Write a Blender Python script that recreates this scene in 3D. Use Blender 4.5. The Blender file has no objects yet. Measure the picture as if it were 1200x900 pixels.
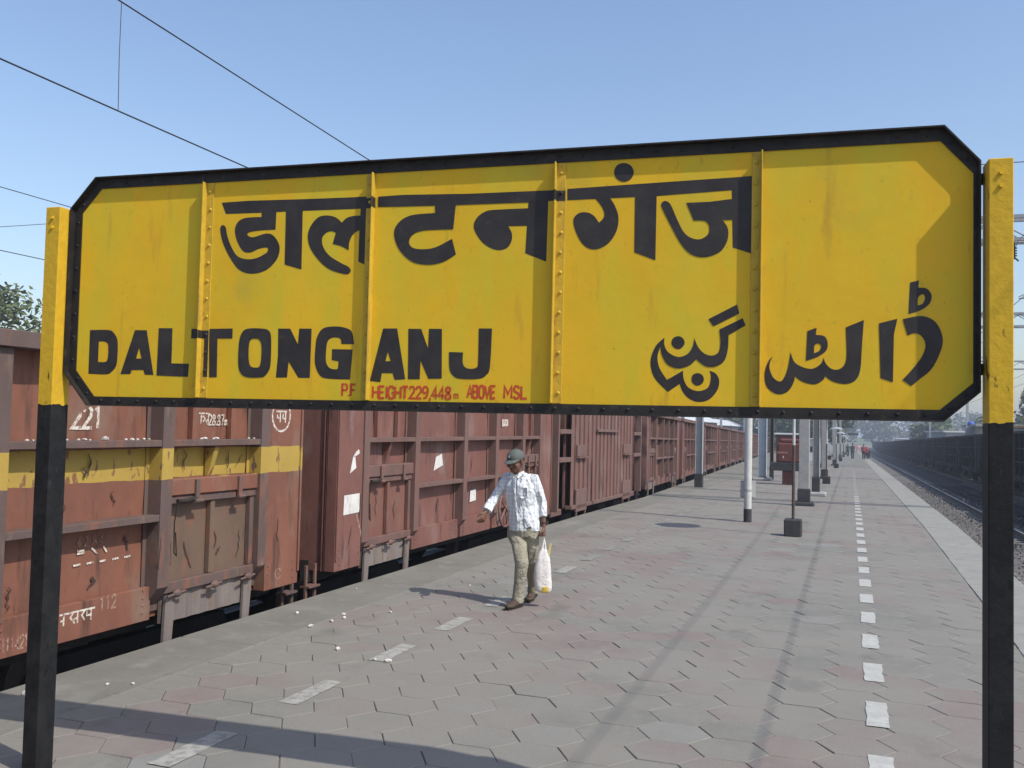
import bpy, bmesh, math, random
from mathutils import Vector, Matrix, Quaternion
from mathutils.geometry import tessellate_polygon
from mathutils import noise as mnoise
random.seed(7)
sc = bpy.context.scene
R_ = math.radians

# ---------------------------------------------------------------- camera
cam_d = bpy.data.cameras.new('camera'); cam = bpy.data.objects.new('camera', cam_d)
sc.collection.objects.link(cam); sc.camera = cam
yaw, pit, rol = 0.3471, 0.0435, 0.0228
F = Vector((-math.sin(yaw)*math.cos(pit), math.cos(yaw)*math.cos(pit), math.sin(pit)))
Rg0 = Vector((math.cos(yaw), math.sin(yaw), 0)); U0 = Rg0.cross(F)
Rg = Rg0*math.cos(rol)+U0*math.sin(rol); Up = -Rg0*math.sin(rol)+U0*math.cos(rol)
cam.matrix_world = Matrix((( Rg.x, Up.x, -F.x, 0), (Rg.y, Up.y, -F.y, 0), (Rg.z, Up.z, -F.z, 1.79), (0, 0, 0, 1)))
cam_d.lens = 33.0; cam_d.sensor_width = 36; cam_d.clip_start = 0.05; cam_d.clip_end = 6000

# ---------------------------------------------------------------- world and sun
SUN_EL = R_(49)
sh = Vector((-0.952, 0.306, 0)).normalized()          # direction in which shadows fall
w = bpy.data.worlds.new("World"); sc.world = w; w.use_nodes = True
nt = w.node_tree; nt.nodes.clear()
sky = nt.nodes.new('ShaderNodeTexSky'); sky.sky_type = 'NISHITA'; sky.sun_disc = False
sky.sun_elevation = SUN_EL
sky.sun_rotation = math.atan2(-sh.x, -sh.y)
sky.altitude = 200; sky.air_density = 1.25; sky.dust_density = 2.0; sky.ozone_density = 1.0
bg = nt.nodes.new('ShaderNodeBackground'); bg.inputs['Strength'].default_value = SKY_STRENGTH = 0.15
wo = nt.nodes.new('ShaderNodeOutputWorld')
tint = nt.nodes.new('ShaderNodeMix'); tint.data_type = 'RGBA'; tint.blend_type = 'MULTIPLY'; tint.inputs[0].default_value = 1
tint.inputs[7].default_value = (1.11, 1.15, 1.26, 1); nt.links.new(sky.outputs[0], tint.inputs[6]); nt.links.new(tint.outputs[2], bg.inputs[0]); nt.links.new(bg.outputs[0], wo.inputs[0])
sun_d = bpy.data.lights.new('sun', 'SUN'); sun_d.energy = 4.4; sun_d.angle = R_(0.55); sun_d.color = (1, 0.945, 0.85)
sun = bpy.data.objects.new('sun', sun_d); sc.collection.objects.link(sun)
d = Vector((sh.x*math.cos(SUN_EL), sh.y*math.cos(SUN_EL), -math.sin(SUN_EL)))
sun.rotation_euler = d.to_track_quat('-Z', 'Y').to_euler(); sun.location = (20, -6, 30)
sc.view_settings.view_transform = 'Standard'; sc.view_settings.look = 'None'
sc.view_settings.exposure = 0.0; sc.view_settings.gamma = 1

# ---------------------------------------------------------------- helpers
C = sc.collection
def gz(y): return -.0118*max(0.0, min(y, 300.0)-20)       # the line falls gently beyond the first wagons
def gx(y): return -.052*max(0.0, min(y, 400.0)-24)        # and the left track swings away as the platform widens
class MB:
    """collects simple shapes and links them as one mesh"""
    def __init__(s): s.v = []; s.f = []; s.m = []; s.mi = 0
    def add(s, vs, fs):
        o = len(s.v); s.v += [tuple(v) for v in vs]; s.f += [tuple(i+o for i in f) for f in fs]; s.m += [s.mi]*len(fs); return s
    def box(s, x0, x1, y0, y1, z0, z1, M=None):
        vs = [Vector((x, y, z)) for z in (z0, z1) for y in (y0, y1) for x in (x0, x1)]
        if M: vs = [M @ v for v in vs]
        return s.add(vs, [(0, 2, 3, 1), (4, 5, 7, 6), (0, 1, 5, 4), (2, 6, 7, 3), (0, 4, 6, 2), (1, 3, 7, 5)])
    def bbox(s, x0, x1, y0, y1, z0, z1, b=.006):
        """box with chamfered edges (24 vertices)"""
        b = min(b, (x1-x0)*.3, (y1-y0)*.3, (z1-z0)*.3)
        bm = bmesh.new(); r = bmesh.ops.create_cube(bm, size=1)
        for v in bm.verts:
            v.co = Vector(((x0+x1)/2+v.co.x*(x1-x0), (y0+y1)/2+v.co.y*(y1-y0), (z0+z1)/2+v.co.z*(z1-z0)))
        bmesh.ops.bevel(bm, geom=bm.edges[:], offset=b, segments=1, affect='EDGES')
        bm.verts.index_update()
        s.add([v.co for v in bm.verts], [[v.index for v in f.verts] for f in bm.faces]); bm.free(); return s
    def prism(s, pts, axis, a0, a1):
        """polygon (list of 2D) extruded along axis ('x','y','z')"""
        n = len(pts)
        mk = {'x': lambda p, a: (a, p[0], p[1]), 'y': lambda p, a: (p[0], a, p[1]), 'z': lambda p, a: (p[0], p[1], a)}[axis]
        vs = [mk(p, a0) for p in pts]+[mk(p, a1) for p in pts]
        tri = tessellate_polygon([[Vector((p[0], p[1], 0)) for p in pts]])
        fs = [tuple(t) for t in tri]+[tuple(i+n for i in reversed(t)) for t in tri]
        fs += [(i, (i+1) % n, (i+1) % n+n, i+n) for i in range(n)]
        return s.add(vs, fs)
    def tube(s, pts, rs, n=10, cap=True, ref=None):
        """tube through points; rs = radius or list of radius / (ra, rb)"""
        pts = [Vector(p) for p in pts]; k = len(pts)
        if not isinstance(rs, (list, tuple)): rs = [rs]*k
        ring = []; a = None
        for i, p in enumerate(pts):
            t = ((pts[min(i+1, k-1)]-p).normalized()+(p-pts[max(i-1, 0)]).normalized())
            t = t.normalized() if t.length > 1e-6 else Vector((0, 0, 1))
            if ref is not None: a = Vector(ref)
            elif a is None: a = Vector((1, 0, 0)) if abs(t.x) < .9 else Vector((0, 1, 0))
            a = (a-t*a.dot(t)).normalized(); b = t.cross(a)
            r = rs[i]; ra, rb = (r, r) if not isinstance(r, (tuple, list)) else r
            ring.append([p+a*ra*math.cos(q*2*math.pi/n)+b*rb*math.sin(q*2*math.pi/n) for q in range(n)])
        vs = [v for r in ring for v in r]
        fs = [(i*n+q, i*n+(q+1) % n, (i+1)*n+(q+1) % n, (i+1)*n+q) for i in range(k-1) for q in range(n)]
        if cap:
            fs += [tuple(reversed(range(n))), tuple((k-1)*n+q for q in range(n))]
        return s.add(vs, fs)
    def ball(s, c, r, n=8, m=6, M=None):
        if not isinstance(r, (tuple, list)): r = (r, r, r)
        c = Vector(c); vs = [Vector((0, 0, 1))]
        for i in range(1, m):
            a = math.pi*i/m
            for q in range(n):
                b = 2*math.pi*q/n; vs.append(Vector((math.sin(a)*math.cos(b), math.sin(a)*math.sin(b), math.cos(a))))
        vs.append(Vector((0, 0, -1)))
        vs = [Vector((v.x*r[0], v.y*r[1], v.z*r[2])) for v in vs]
        if M: vs = [M @ v for v in vs]
        vs = [v+c for v in vs]
        fs = [(0, 1+q, 1+(q+1) % n) for q in range(n)]
        for i in range(m-2):
            fs += [(1+i*n+q, 1+(i+1)*n+q, 1+(i+1)*n+(q+1) % n, 1+i*n+(q+1) % n) for q in range(n)]
        L = len(vs)-1; o = 1+(m-2)*n
        fs += [(L, o+(q+1) % n, o+q) for q in range(n)]
        return s.add(vs, fs)
    def mesh(s, name, mats, smooth=False):
        me = bpy.data.meshes.new(name); me.from_pydata([tuple(v) for v in s.v], [], s.f)
        for m in (mats if isinstance(mats, (list, tuple)) else [mats]): me.materials.append(m)
        if any(s.m): me.polygons.foreach_set('material_index', s.m)
        bm = bmesh.new(); bm.from_mesh(me); bmesh.ops.recalc_face_normals(bm, faces=bm.faces[:]); bm.to_mesh(me); bm.free()
        if smooth:
            me.polygons.foreach_set('use_smooth', [True]*len(me.polygons)); me.set_sharp_from_angle(angle=R_(40))
        me.update(); return me
    def build(s, name, mats, parent=None, smooth=False):
        return link(s.mesh(name, mats, smooth), name, parent)
def link(me, name, parent=None):
    o = bpy.data.objects.new(name, me); C.objects.link(o)
    if parent is not None: o.parent = parent
    return o
def tag(o, label=None, cat=None, group=None, kind=None):
    if label: o['label'] = label
    if cat: o['category'] = cat
    if group: o['group'] = group
    if kind: o['kind'] = kind
    return o
def empty(name, loc=(0, 0, 0), rz=0, label=None, cat=None, group=None):
    o = bpy.data.objects.new(name, None); C.objects.link(o); o.location = loc; o.rotation_euler = (0, 0, rz)
    o.empty_display_size = .2
    return tag(o, label, cat, group)
def copy_tree(o, parent=None):
    c = o.copy(); C.objects.link(c); c.parent = parent
    for ch in o.children: copy_tree(ch, c)
    return c

# ---------------------------------------------------------------- materials
def mat(name, cols, scale=6, rough=.8, bump=.15, bscale=None, stretch=(1, 1, 1), stain=None, metal=0, detail=6, spec=.3, ramp=(.35, .65), speck=None, bdist=.01):
    """cols: two or three albedos mixed by noise in world position; stain=(colour, amount, scale, stretch)"""
    m = bpy.data.materials.new(name); m.use_nodes = True; nt = m.node_tree; N = nt.nodes; L = nt.links
    b = N['Principled BSDF']; b.inputs['Roughness'].default_value = rough; b.inputs['Metallic'].default_value = metal
    b.inputs['Specular IOR Level'].default_value = spec
    g = N.new('ShaderNodeNewGeometry')
    def coords(st):
        mp = N.new('ShaderNodeMapping'); mp.inputs['Scale'].default_value = st; L.new(g.outputs['Position'], mp.inputs[0]); return mp.outputs[0]
    def noise(sc_, st=(1, 1, 1), det=detail, r=.6):
        n = N.new('ShaderNodeTexNoise'); n.inputs['Scale'].default_value = sc_; n.inputs['Detail'].default_value = det
        n.inputs['Roughness'].default_value = r; L.new(coords(st), n.inputs['Vector']); return n.outputs['Fac']
    def rampn(src, lo, hi):
        r = N.new('ShaderNodeMapRange'); r.inputs['From Min'].default_value = lo; r.inputs['From Max'].default_value = hi
        L.new(src, r.inputs['Value']); return r.outputs[0]
    def mix(f, a, c):
        x = N.new('ShaderNodeMix'); x.data_type = 'RGBA'
        if isinstance(f, float): x.inputs[0].default_value = f
        else: L.new(f, x.inputs[0])
        for s_, v in ((6, a), (7, c)):
            if isinstance(v, tuple): x.inputs[s_].default_value = (*v, 1)
            else: L.new(v, x.inputs[s_])
        return x.outputs[2]
    f = rampn(noise(scale, stretch), *ramp); col = mix(f, cols[0], cols[1])
    if len(cols) > 2: col = mix(rampn(noise(scale*3.1, stretch), .52, .72), col, cols[2])
    if stain:
        for sc_col, am, ss, st in (stain if isinstance(stain, list) else [stain]):
            f = rampn(noise(ss, st), 1-am-.08, 1-am+.1)
            col = mix(f, col, sc_col)
    if speck:
        f = rampn(noise(speck[1], det=2), speck[2], speck[2]+.04); col = mix(f, col, speck[0])
    L.new(col, b.inputs['Base Color'])
    if bump:
        bp = N.new('ShaderNodeBump'); bp.inputs['Strength'].default_value = bump; bp.inputs['Distance'].default_value = bdist
        L.new(noise(bscale or scale*6), bp.inputs['Height']); L.new(bp.outputs[0], b.inputs['Normal'])
    m['col'] = 1
    return m
def band(m, zlo, zhi, colr, wob=.012, wscale=5, keep=.9):
    """adds a painted band (world height) over a mat() material"""
    nt = m.node_tree; N = nt.nodes; L = nt.links; b = N['Principled BSDF']
    src = b.inputs['Base Color'].links[0].from_socket
    g = N.new('ShaderNodeNewGeometry'); sp = N.new('ShaderNodeSeparateXYZ'); L.new(g.outputs['Position'], sp.inputs[0])
    n = N.new('ShaderNodeTexNoise'); n.inputs['Scale'].default_value = wscale; n.inputs['Detail'].default_value = 5; L.new(g.outputs['Position'], n.inputs['Vector'])
    ma = N.new('ShaderNodeMath'); ma.operation = 'MULTIPLY_ADD'; ma.inputs[1].default_value = wob*4; L.new(n.outputs['Fac'], ma.inputs[0]); L.new(sp.outputs['Z'], ma.inputs[2])
    def cmp(op, v):
        c = N.new('ShaderNodeMath'); c.operation = op; L.new(ma.outputs[0], c.inputs[0]); c.inputs[1].default_value = v+wob*2; return c.outputs[0]
    a = cmp('GREATER_THAN', zlo); c = cmp('LESS_THAN', zhi)
    mu = N.new('ShaderNodeMath'); mu.operation = 'MULTIPLY'; L.new(a, mu.inputs[0]); L.new(c, mu.inputs[1])
    # worn-off paint
    n2 = N.new('ShaderNodeTexNoise'); n2.inputs['Scale'].default_value = 14; n2.inputs['Detail'].default_value = 6
    mp = N.new('ShaderNodeMapping'); mp.inputs['Scale'].default_value = (1, 1, .45); L.new(g.outputs['Position'], mp.inputs[0]); L.new(mp.outputs[0], n2.inputs['Vector'])
    mr = N.new('ShaderNodeMapRange'); mr.inputs['From Min'].default_value = .60+.1*(keep-.9); mr.inputs['From Max'].default_value = .64+.1*(keep-.9); mr.inputs['To Min'].default_value = 1; mr.inputs['To Max'].default_value = .1
    L.new(n2.outputs['Fac'], mr.inputs['Value'])
    m3 = N.new('ShaderNodeMath'); m3.operation = 'MULTIPLY'; L.new(mu.outputs[0], m3.inputs[0]); L.new(mr.outputs[0], m3.inputs[1])
    x = N.new('ShaderNodeMix'); x.data_type = 'RGBA'; L.new(m3.outputs[0], x.inputs[0]); L.new(src, x.inputs[6])
    n3 = N.new('ShaderNodeMix'); n3.data_type = 'RGBA'; L.new(n.outputs['Fac'], n3.inputs[0]); n3.inputs[6].default_value = (*colr, 1)
    n3.inputs[7].default_value = (colr[0]*.72, colr[1]*.7, colr[2]*.8, 1); L.new(n3.outputs[2], x.inputs[7])
    L.new(x.outputs[2], b.inputs['Base Color']); return m
M = {}
YEL = (.62, .40, .028)
M['sign_yellow'] = mat('sign_yellow', [(.70, .425, .020), (.62, .385, .018), (.68, .375, .018)], 1.7, .55, .2, 9, spec=.16,
    stain=[((.50, .36, .035), .34, 2.6, (1, 1, .7)), ((.42, .27, .035), .30, 34, (1, 1, .6)), ((.57, .43, .028), .46, 4, (1, 1, .3)), ((.70, .40, .022), .38, 1.3, (1, 1, 1)), ((.40, .24, .035), .315, 9, (1, 1, .14)), ((.22, .14, .04), .262, 55, (1, 1, .5))], speck=((.18, .12, .05), 70, .735))
M['post_paint'] = mat('post_paint', [(.011, .011, .012), (.020, .020, .020), (.008, .008, .008)], 8, .6, .5, 34, stain=((.07, .07, .07), .27, 40, (1, 1, .5)), bdist=.006, spec=.15)
band(M['post_paint'], 1.838, 9, (.62, .39, .026), .009, 26, 1.5)
M['sign_black'] = mat('sign_black', [(.014, .012, .011), (.028, .023, .020), (.010, .009, .009)], 5, .6, .25, 30, stain=((.06, .05, .04), .33, 20, (1, 1, 1)))
M['rib_yellow'] = mat('rib_yellow', [(.56, .36, .03), (.48, .32, .03), (.40, .26, .03)], 7, .6, .3, 30, stain=[((.30, .18, .05), .37, 9, (1, 1, .4)), ((.16, .09, .04), .285, 40, (1, 1, .7))])
M['letter_black'] = mat('letter_black', [(.022, .019, .020), (.036, .030, .028)], 9, .55, .12, 40, stain=((.06, .045, .03), .32, 26, (1, 1, 1)))
M['red_paint'] = mat('red_paint', [(.50, .045, .02), (.45, .08, .02)], 20, .6, .05, stain=((.58, .30, .04), .34, 60, (1, 1, 1)))
M['tile_grey'] = mat('tile_grey', [(0.196, 0.190, 0.166), (0.168, 0.163, 0.145), (0.215, 0.209, 0.185)], 3.5, .9, .35, 60, stain=[((0.112, 0.109, 0.106), .30, 8, (1, 1, 1)), ((.205, .193, .170), .53, .55, (1, 1, 1)), ((.125, .120, .108), .33, 1.6, (1, .6, 1)), ((.235, .230, .210), .27, 2.3, (1, .5, 1)), ((.09, .085, .08), .245, 17, (1, 1, 1))])
M['tile_dark'] = mat('tile_dark', [(0.180, 0.176, 0.156), (0.160, 0.156, 0.139), (0.198, 0.193, 0.172)], 3.5, .9, .35, 60, stain=[((0.112, 0.109, 0.106), .30, 8, (1, 1, 1)), ((.205, .193, .170), .53, .55, (1, 1, 1)), ((.125, .120, .108), .33, 1.6, (1, .6, 1)), ((.235, .230, .210), .27, 2.3, (1, .5, 1)), ((.09, .085, .08), .245, 17, (1, 1, 1))])
M['tile_red'] = mat('tile_red', [(0.200, 0.164, 0.150), (0.182, 0.150, 0.138), (0.206, 0.176, 0.160)], 3.5, .9, .35, 60, stain=[((0.132, 0.119, 0.112), .32, 8, (1, 1, 1)), ((.205, .193, .170), .53, .55, (1, 1, 1)), ((.125, .120, .108), .33, 1.6, (1, .6, 1)), ((.235, .230, .210), .27, 2.3, (1, .5, 1)), ((.09, .085, .08), .245, 17, (1, 1, 1))])
M['tile_pale'] = mat('tile_pale', [(0.218, 0.215, 0.198), (0.195, 0.191, 0.178)], 3.5, .9, .35, 60, stain=[((0.145, 0.139, 0.132), .30, 8, (1, 1, 1)), ((.205, .193, .170), .53, .55, (1, 1, 1)), ((.125, .120, .108), .33, 1.6, (1, .6, 1)), ((.235, .230, .210), .27, 2.3, (1, .5, 1)), ((.09, .085, .08), .245, 17, (1, 1, 1))])
M['cement'] = mat('cement', [(0.180, 0.174, 0.150), (0.149, 0.144, 0.125), (0.208, 0.202, 0.178)], 1.3, .92, .4, 30, stain=[((0.231, 0.228, 0.211), .36, 1.1, (1, .35, 1)), ((0.112, 0.109, 0.102), .3, 6, (1, 1, 1))])
M['grout'] = mat('grout', [(.115, .108, .095), (.135, .128, .112)], 12, .95, .3)
M['old_grout'] = mat('grout', [(0.099, 0.092, 0.086), (0.132, 0.125, 0.115)], 12, .95, .3)
M['coping'] = mat('coping', [(0.259, 0.252, 0.223), (0.223, 0.220, 0.198), (0.288, 0.281, 0.252)], 2.0, .9, .35, 40, stain=((0.173, 0.166, 0.151), .34, 5, (1, 1, 1)))
M['white_line'] = mat('white_line', [(.43, .43, .40), (.35, .35, .325)], 9, .8, .2, 60, stain=((.33, .325, .31), .42, 22, (1, 1, 1)))
M['faded_line'] = mat('faded_line', [(.34, .335, .30), (.29, .285, .258)], 9, .85, .2, 60, stain=((0.210, 0.203, 0.191), .47, 18, (1, 1, 1)))
M['worn_line'] = mat('worn_line', [(.255, .25, .225), (.225, .22, .20)], 9, .85, .2, 60, stain=((.19, .185, .165), .52, 12, (1, 1, 1)))
M['black_base'] = mat('black_base', [(.035, .035, .038), (.05, .05, .052)], 6, .8, .3)
M['galv'] = mat('galv', [(.36, .375, .38), (.30, .31, .32)], 5, .5, .1, metal=.15, stain=((.2, .18, .16), .3, 10, (1, 1, .3)))
M['pole_white'] = mat('pole_white', [(.55, .55, .52), (.46, .46, .44)], 5, .6, .1, stain=((.28, .26, .23), .32, 10, (1, 1, .3)))
M['pale_blue'] = mat('pale_blue', [(.38, .42, .46), (.32, .36, .40)], 4, .7, .1)
M['concrete'] = mat('concrete', [(.33, .325, .31), (.27, .265, .255)], 4, .9, .3)
M['wire'] = mat('wire', [(.03, .03, .035), (.04, .04, .045)], 4, .6, 0)
M['rail_steel'] = mat('rail_steel', [(.10, .075, .06), (.07, .055, .045)], 6, .6, .2)
M['rail_top'] = mat('rail_top', [(.42, .42, .43), (.34, .34, .35)], 6, .42, .05, metal=.8)
M['sleeper'] = mat('sleeper', [(.20, .19, .175), (.15, .14, .13)], 6, .9, .4)
M['ballast'] = mat('ballast', [(.16, .145, .13), (.09, .085, .08), (.24, .22, .2)], 9, .95, 1, 14, bdist=.06)
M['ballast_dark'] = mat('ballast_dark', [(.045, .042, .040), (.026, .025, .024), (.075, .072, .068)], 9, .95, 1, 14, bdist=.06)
M['earth'] = mat('earth', [(.22, .19, .15), (.17, .155, .12), (.13, .14, .08)], .06, .95, .3, 3)
M['brick_wall'] = mat('brick_wall', [(.16, .12, .10), (.12, .10, .09)], 3, .95, .5)
def wagon_mats(sfx, base, dark, dust, purple):
    M['wag'+sfx] = mat('wagon_paint'+sfx, [base, dark, base], 2.0, .62, .3, 14, stretch=(1, 1, .6), stain=[(dust, .37, 2.3, (1, 1, .45)), ((base[0]*.30, base[1]*.40, base[2]*.5), .355, 7, (1, 1, .16)), ((base[0]*.2, base[1]*.3, base[2]*.4), .29, 26, (1, 1, .5)), ((base[0]*1.25, base[1]*1.5, base[2]*1.6), .27, 13, (1, 1, .5))])
    M['fr'+sfx] = mat('wagon_frame'+sfx, [purple, (purple[0]*.8, purple[1]*.8, purple[2]*.8), base], 3, .65, .3, 16, stretch=(1, 1, .3), stain=[(dust, .33, 6, (1, 1, .3)), ((purple[0]*.45, purple[1]*.5, purple[2]*.5), .3, 10, (1, 1, .3))])
wagon_mats('_orange', (.205, .086, .055), (.155, .066, .045), (.20, .140, .105), (.120, .084, .075))
wagon_mats('_maroon', (.195, .088, .070), (.155, .070, .057), (.22, .155, .135), (.155, .092, .078))
wagon_mats('_oxide', (.185, .095, .077), (.145, .076, .063), (.21, .15, .13), (.165, .10, .086))
wagon_mats('_coal', (.016, .013, .012), (.011, .010, .009), (.028, .024, .022), (.014, .012, .012))
for k_ in ('wag_coal', 'fr_coal'): M[k_].node_tree.nodes['Principled BSDF'].inputs['Specular IOR Level'].default_value = .08
M['door_grey'] = mat('door_grey', [(.150, .098, .070), (.120, .080, .058), (.20, .085, .055)], 2.6, .7, .3, 14, stretch=(1, 1, .5), stain=((.06, .045, .035), .3, 9, (1, 1, .3)))
M['door_red'] = mat('door_red', [(.19, .085, .065), (.155, .072, .056), (.17, .11, .09)], 2.6, .7, .3, 14, stretch=(1, 1, .5), stain=((.07, .045, .035), .3, 9, (1, 1, .3)))
M['apron'] = mat('apron', [(.21, .18, .165), (.15, .125, .115), (.20, .13, .08)], 4, .75, .3, 14, stretch=(1, 1, .3), stain=((.1, .07, .05), .36, 9, (1, 1, .2)))
import copy as _c
for k in ('wag', 'fr'):
    M[k+'_band'] = M[k+'_orange'].copy(); M[k+'_band'].name = ('wagon_paint_banded' if k == 'wag' else 'wagon_frame_banded')
    band(M[k+'_band'], 1.275, 1.525, (.43, .30, .06), .01, 4, .9)
M['under'] = mat('under', [(.02, .017, .015), (.032, .026, .022)], 5, .85, .4)
M['white_mark'] = mat('white_mark', [(.62, .58, .52), (.50, .44, .38)], 20, .8, .05, stain=((.2, .09, .06), .44, 40, (1, 1, 1)))
M['faint_mark'] = mat('faint_mark', [(.36, .25, .2), (.25, .13, .1)], 20, .8, .05, stain=((.2, .08, .05), .48, 40, (1, 1, 1)))
M['paper'] = mat('paper', [(.64, .63, .60), (.54, .53, .50)], 8, .85, .1, stain=((.30, .2, .17), .35, 16, (1, 1, .4)))
M['stone_white'] = mat('stone_white', [(.56, .55, .52), (.45, .44, .41)], 12, .9, .5, 30)
M['skin'] = mat('skin', [(.155, .075, .045), (.125, .060, .037)], 12, .5, .12, 90, spec=.4)
M['hair'] = mat('hair', [(.012, .011, .010), (.02, .018, .016)], 30, .6, .5, 120)
M['cap'] = mat('cap', [(.105, .118, .108), (.082, .094, .086)], 12, .85, .3, 150)
M['khaki'] = mat('khaki', [(.33, .305, .235), (.275, .252, .195)], 6, .88, 1.0, 11, stretch=(1, 1, .6), bdist=.06)
M['shoe'] = mat('shoe', [(.07, .048, .036), (.05, .035, .028)], 14, .6, .3)
M['leather'] = mat('leather', [(.02, .015, .012), (.03, .02, .015)], 14, .5, .3)
M['plastic_white'] = mat('plastic_white', [(.72, .69, .66), (.62, .58, .56)], 8, .45, .8, 16, bdist=.02)
M['yellow_plastic'] = mat('yellow_plastic', [(.62, .45, .08), (.58, .38, .06)], 8, .5, .2)
M['stick'] = mat('stick', [(.6, .5, .25), (.5, .4, .2)], 20, .7, .2)
# checked shirt
m = bpy.data.materials.new('checked_shirt'); m.use_nodes = True; nt = m.node_tree; N = nt.nodes; L = nt.links
b = N['Principled BSDF']; b.inputs['Roughness'].default_value = .85
tc = N.new('ShaderNodeTexCoord'); sp = N.new('ShaderNodeSeparateXYZ'); L.new(tc.outputs['Object'], sp.inputs[0])
def stripes(sock, per, wd):
    a = N.new('ShaderNodeMath'); a.operation = 'MULTIPLY'; a.inputs[1].default_value = 1/per; L.new(sock, a.inputs[0])
    c = N.new('ShaderNodeMath'); c.operation = 'FRACT'; L.new(a.outputs[0], c.inputs[0])
    e = N.new('ShaderNodeMath'); e.operation = 'LESS_THAN'; e.inputs[1].default_value = wd; L.new(c.outputs[0], e.inputs[0]); return e.outputs[0]
s1 = stripes(sp.outputs['X'], .036, .4); s2 = stripes(sp.outputs['Z'], .040, .35)
ad = N.new('ShaderNodeMath'); ad.operation = 'ADD'; L.new(s1, ad.inputs[0]); L.new(s2, ad.inputs[1])
mu = N.new('ShaderNodeMath'); mu.operation = 'MULTIPLY'; mu.inputs[1].default_value = .5; L.new(ad.outputs[0], mu.inputs[0])
mx = N.new('ShaderNodeMix'); mx.data_type = 'RGBA'; L.new(mu.outputs[0], mx.inputs[0]); mx.inputs[6].default_value = (.70, .71, .71, 1); mx.inputs[7].default_value = (.50, .55, .63, 1)
L.new(mx.outputs[2], b.inputs['Base Color'])
nz = N.new('ShaderNodeTexNoise'); nz.inputs['Scale'].default_value = 14; mp = N.new('ShaderNodeMapping'); mp.inputs['Scale'].default_value = (1, 1, .6)
L.new(tc.outputs['Object'], mp.inputs[0]); L.new(mp.outputs[0], nz.inputs['Vector'])
bp = N.new('ShaderNodeBump'); bp.inputs['Distance'].default_value = .07; bp.inputs['Strength'].default_value = 1.0; L.new(nz.outputs['Fac'], bp.inputs['Height']); L.new(bp.outputs[0], b.inputs['Normal'])
M['shirt'] = m
def leafmat(name, c1, c2):
    m = mat(name, [c1, c2], .9, .7, 0, ramp=(.4, .6)); b = m.node_tree.nodes['Principled BSDF']; return m
M['leaf'] = leafmat('leaf', (.075, .105, .040), (.125, .15, .070))
M['leaf_dark'] = leafmat('leaf_dark', (.035, .055, .022), (.06, .085, .035))
M['leaf_pale'] = leafmat('leaf_pale', (.09, .11, .06), (.12, .14, .08))
M['bark'] = mat('bark', [(.10, .08, .06), (.07, .055, .04)], 4, .9, .5)
M['wall_white'] = mat('wall_white', [(.60, .60, .58), (.52, .52, .50)], .6, .85, .1)
M['wall_ochre'] = mat('wall_ochre', [(.38, .34, .22), (.30, .28, .19)], .6, .85, .1)
M['wall_grey'] = mat('wall_grey', [(.34, .35, .36), (.28, .29, .30)], .6, .85, .1)
M['roof_sheet'] = mat('roof_sheet', [(.55, .57, .58), (.45, .47, .48)], .6, .6, .1)
M['orange'] = mat('orange', [(.50, .25, .08), (.45, .22, .07)], 2, .8, .1)
M['blue_sheet'] = mat('blue_sheet', [(.05, .12, .45), (.05, .1, .4)], 2, .6, .1)
M['window_dark'] = mat('window_dark', [(.03, .035, .04), (.04, .045, .05)], 2, .3, 0)
M['tank_red'] = mat('tank_red', [(.15, .050, .040), (.11, .040, .034)], 3, .5, .2, stain=((.10, .05, .04), .33, 9, (1, 1, .3)))
M['cloth_red'] = mat('cloth_red', [(.36, .05, .05), (.30, .04, .05)], 8, .8, .2)
M['cloth_green'] = mat('cloth_green', [(.05, .075, .06), (.04, .06, .05)], 8, .8, .2)
M['cloth_dark'] = mat('cloth_dark', [(.03, .035, .045), (.025, .03, .035)], 8, .8, .2)
M['cloth_pink'] = mat('cloth_pink', [(.55, .22, .22), (.5, .2, .2)], 8, .8, .2)
M['cloth_white'] = mat('cloth_white', [(.65, .65, .62), (.6, .6, .58)], 8, .8, .2)

# ---------------------------------------------------------------- setting: ground, platform, tracks
XL, XR, XC, XD, XE = -5.145, 1.98, 1.34, .169, -3.33
g = MB(); g.add([(-3000, -200, -1.25), (3000, -200, -1.25), (3000, 5000, -1.25), (-3000, 5000, -1.25)], [(0, 1, 2, 3)])
tag(g.build('ground', M['earth']), kind='structure')
YE = 420.0
# platform body under the paving
plat = MB().box(XL+.05, XR-.05, -6, YE, -1.3, -.055).build('platform', M['brick_wall']); tag(plat, kind='structure')
MB().box(-4.42, XC-.004, -6, 70, -.054, -.0068).build('paving_bed', M['grout'], plat)
MB().box(-4.42, XC-.004, 70, YE, -.054, 0).build('far_paving', M['cement'], plat)
# left edge in plain cement, cast in bays
random.seed(3)
strip = []
y = -6.0
while y < 64:
    L_ = 3.1; mb = MB().bbox(XL, -4.424, y+.004, y+L_-.004, -.12, random.uniform(-.002, .002), .01); mb.build('cement_slab', M['cement'], plat); y += L_
MB().box(XL, -4.424, y, YE, -.12, 0).build('cement_edge', M['cement'], plat)
# coping slabs on the right edge
y = -6.0; cop = [MB().bbox(XC, XR, .004, .596, -.09, 0.004, .006).mesh('coping_slab', M['coping'])]
k = 0
while y < 48:
    o = link(cop[0], 'coping_slab', plat); o.location = (random.uniform(-.004, .004), y, random.uniform(-.002, .003)); y += .6
MB().box(XC, XR, y, YE, -.09, .003).build('coping_edge', M['coping'], plat)
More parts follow.
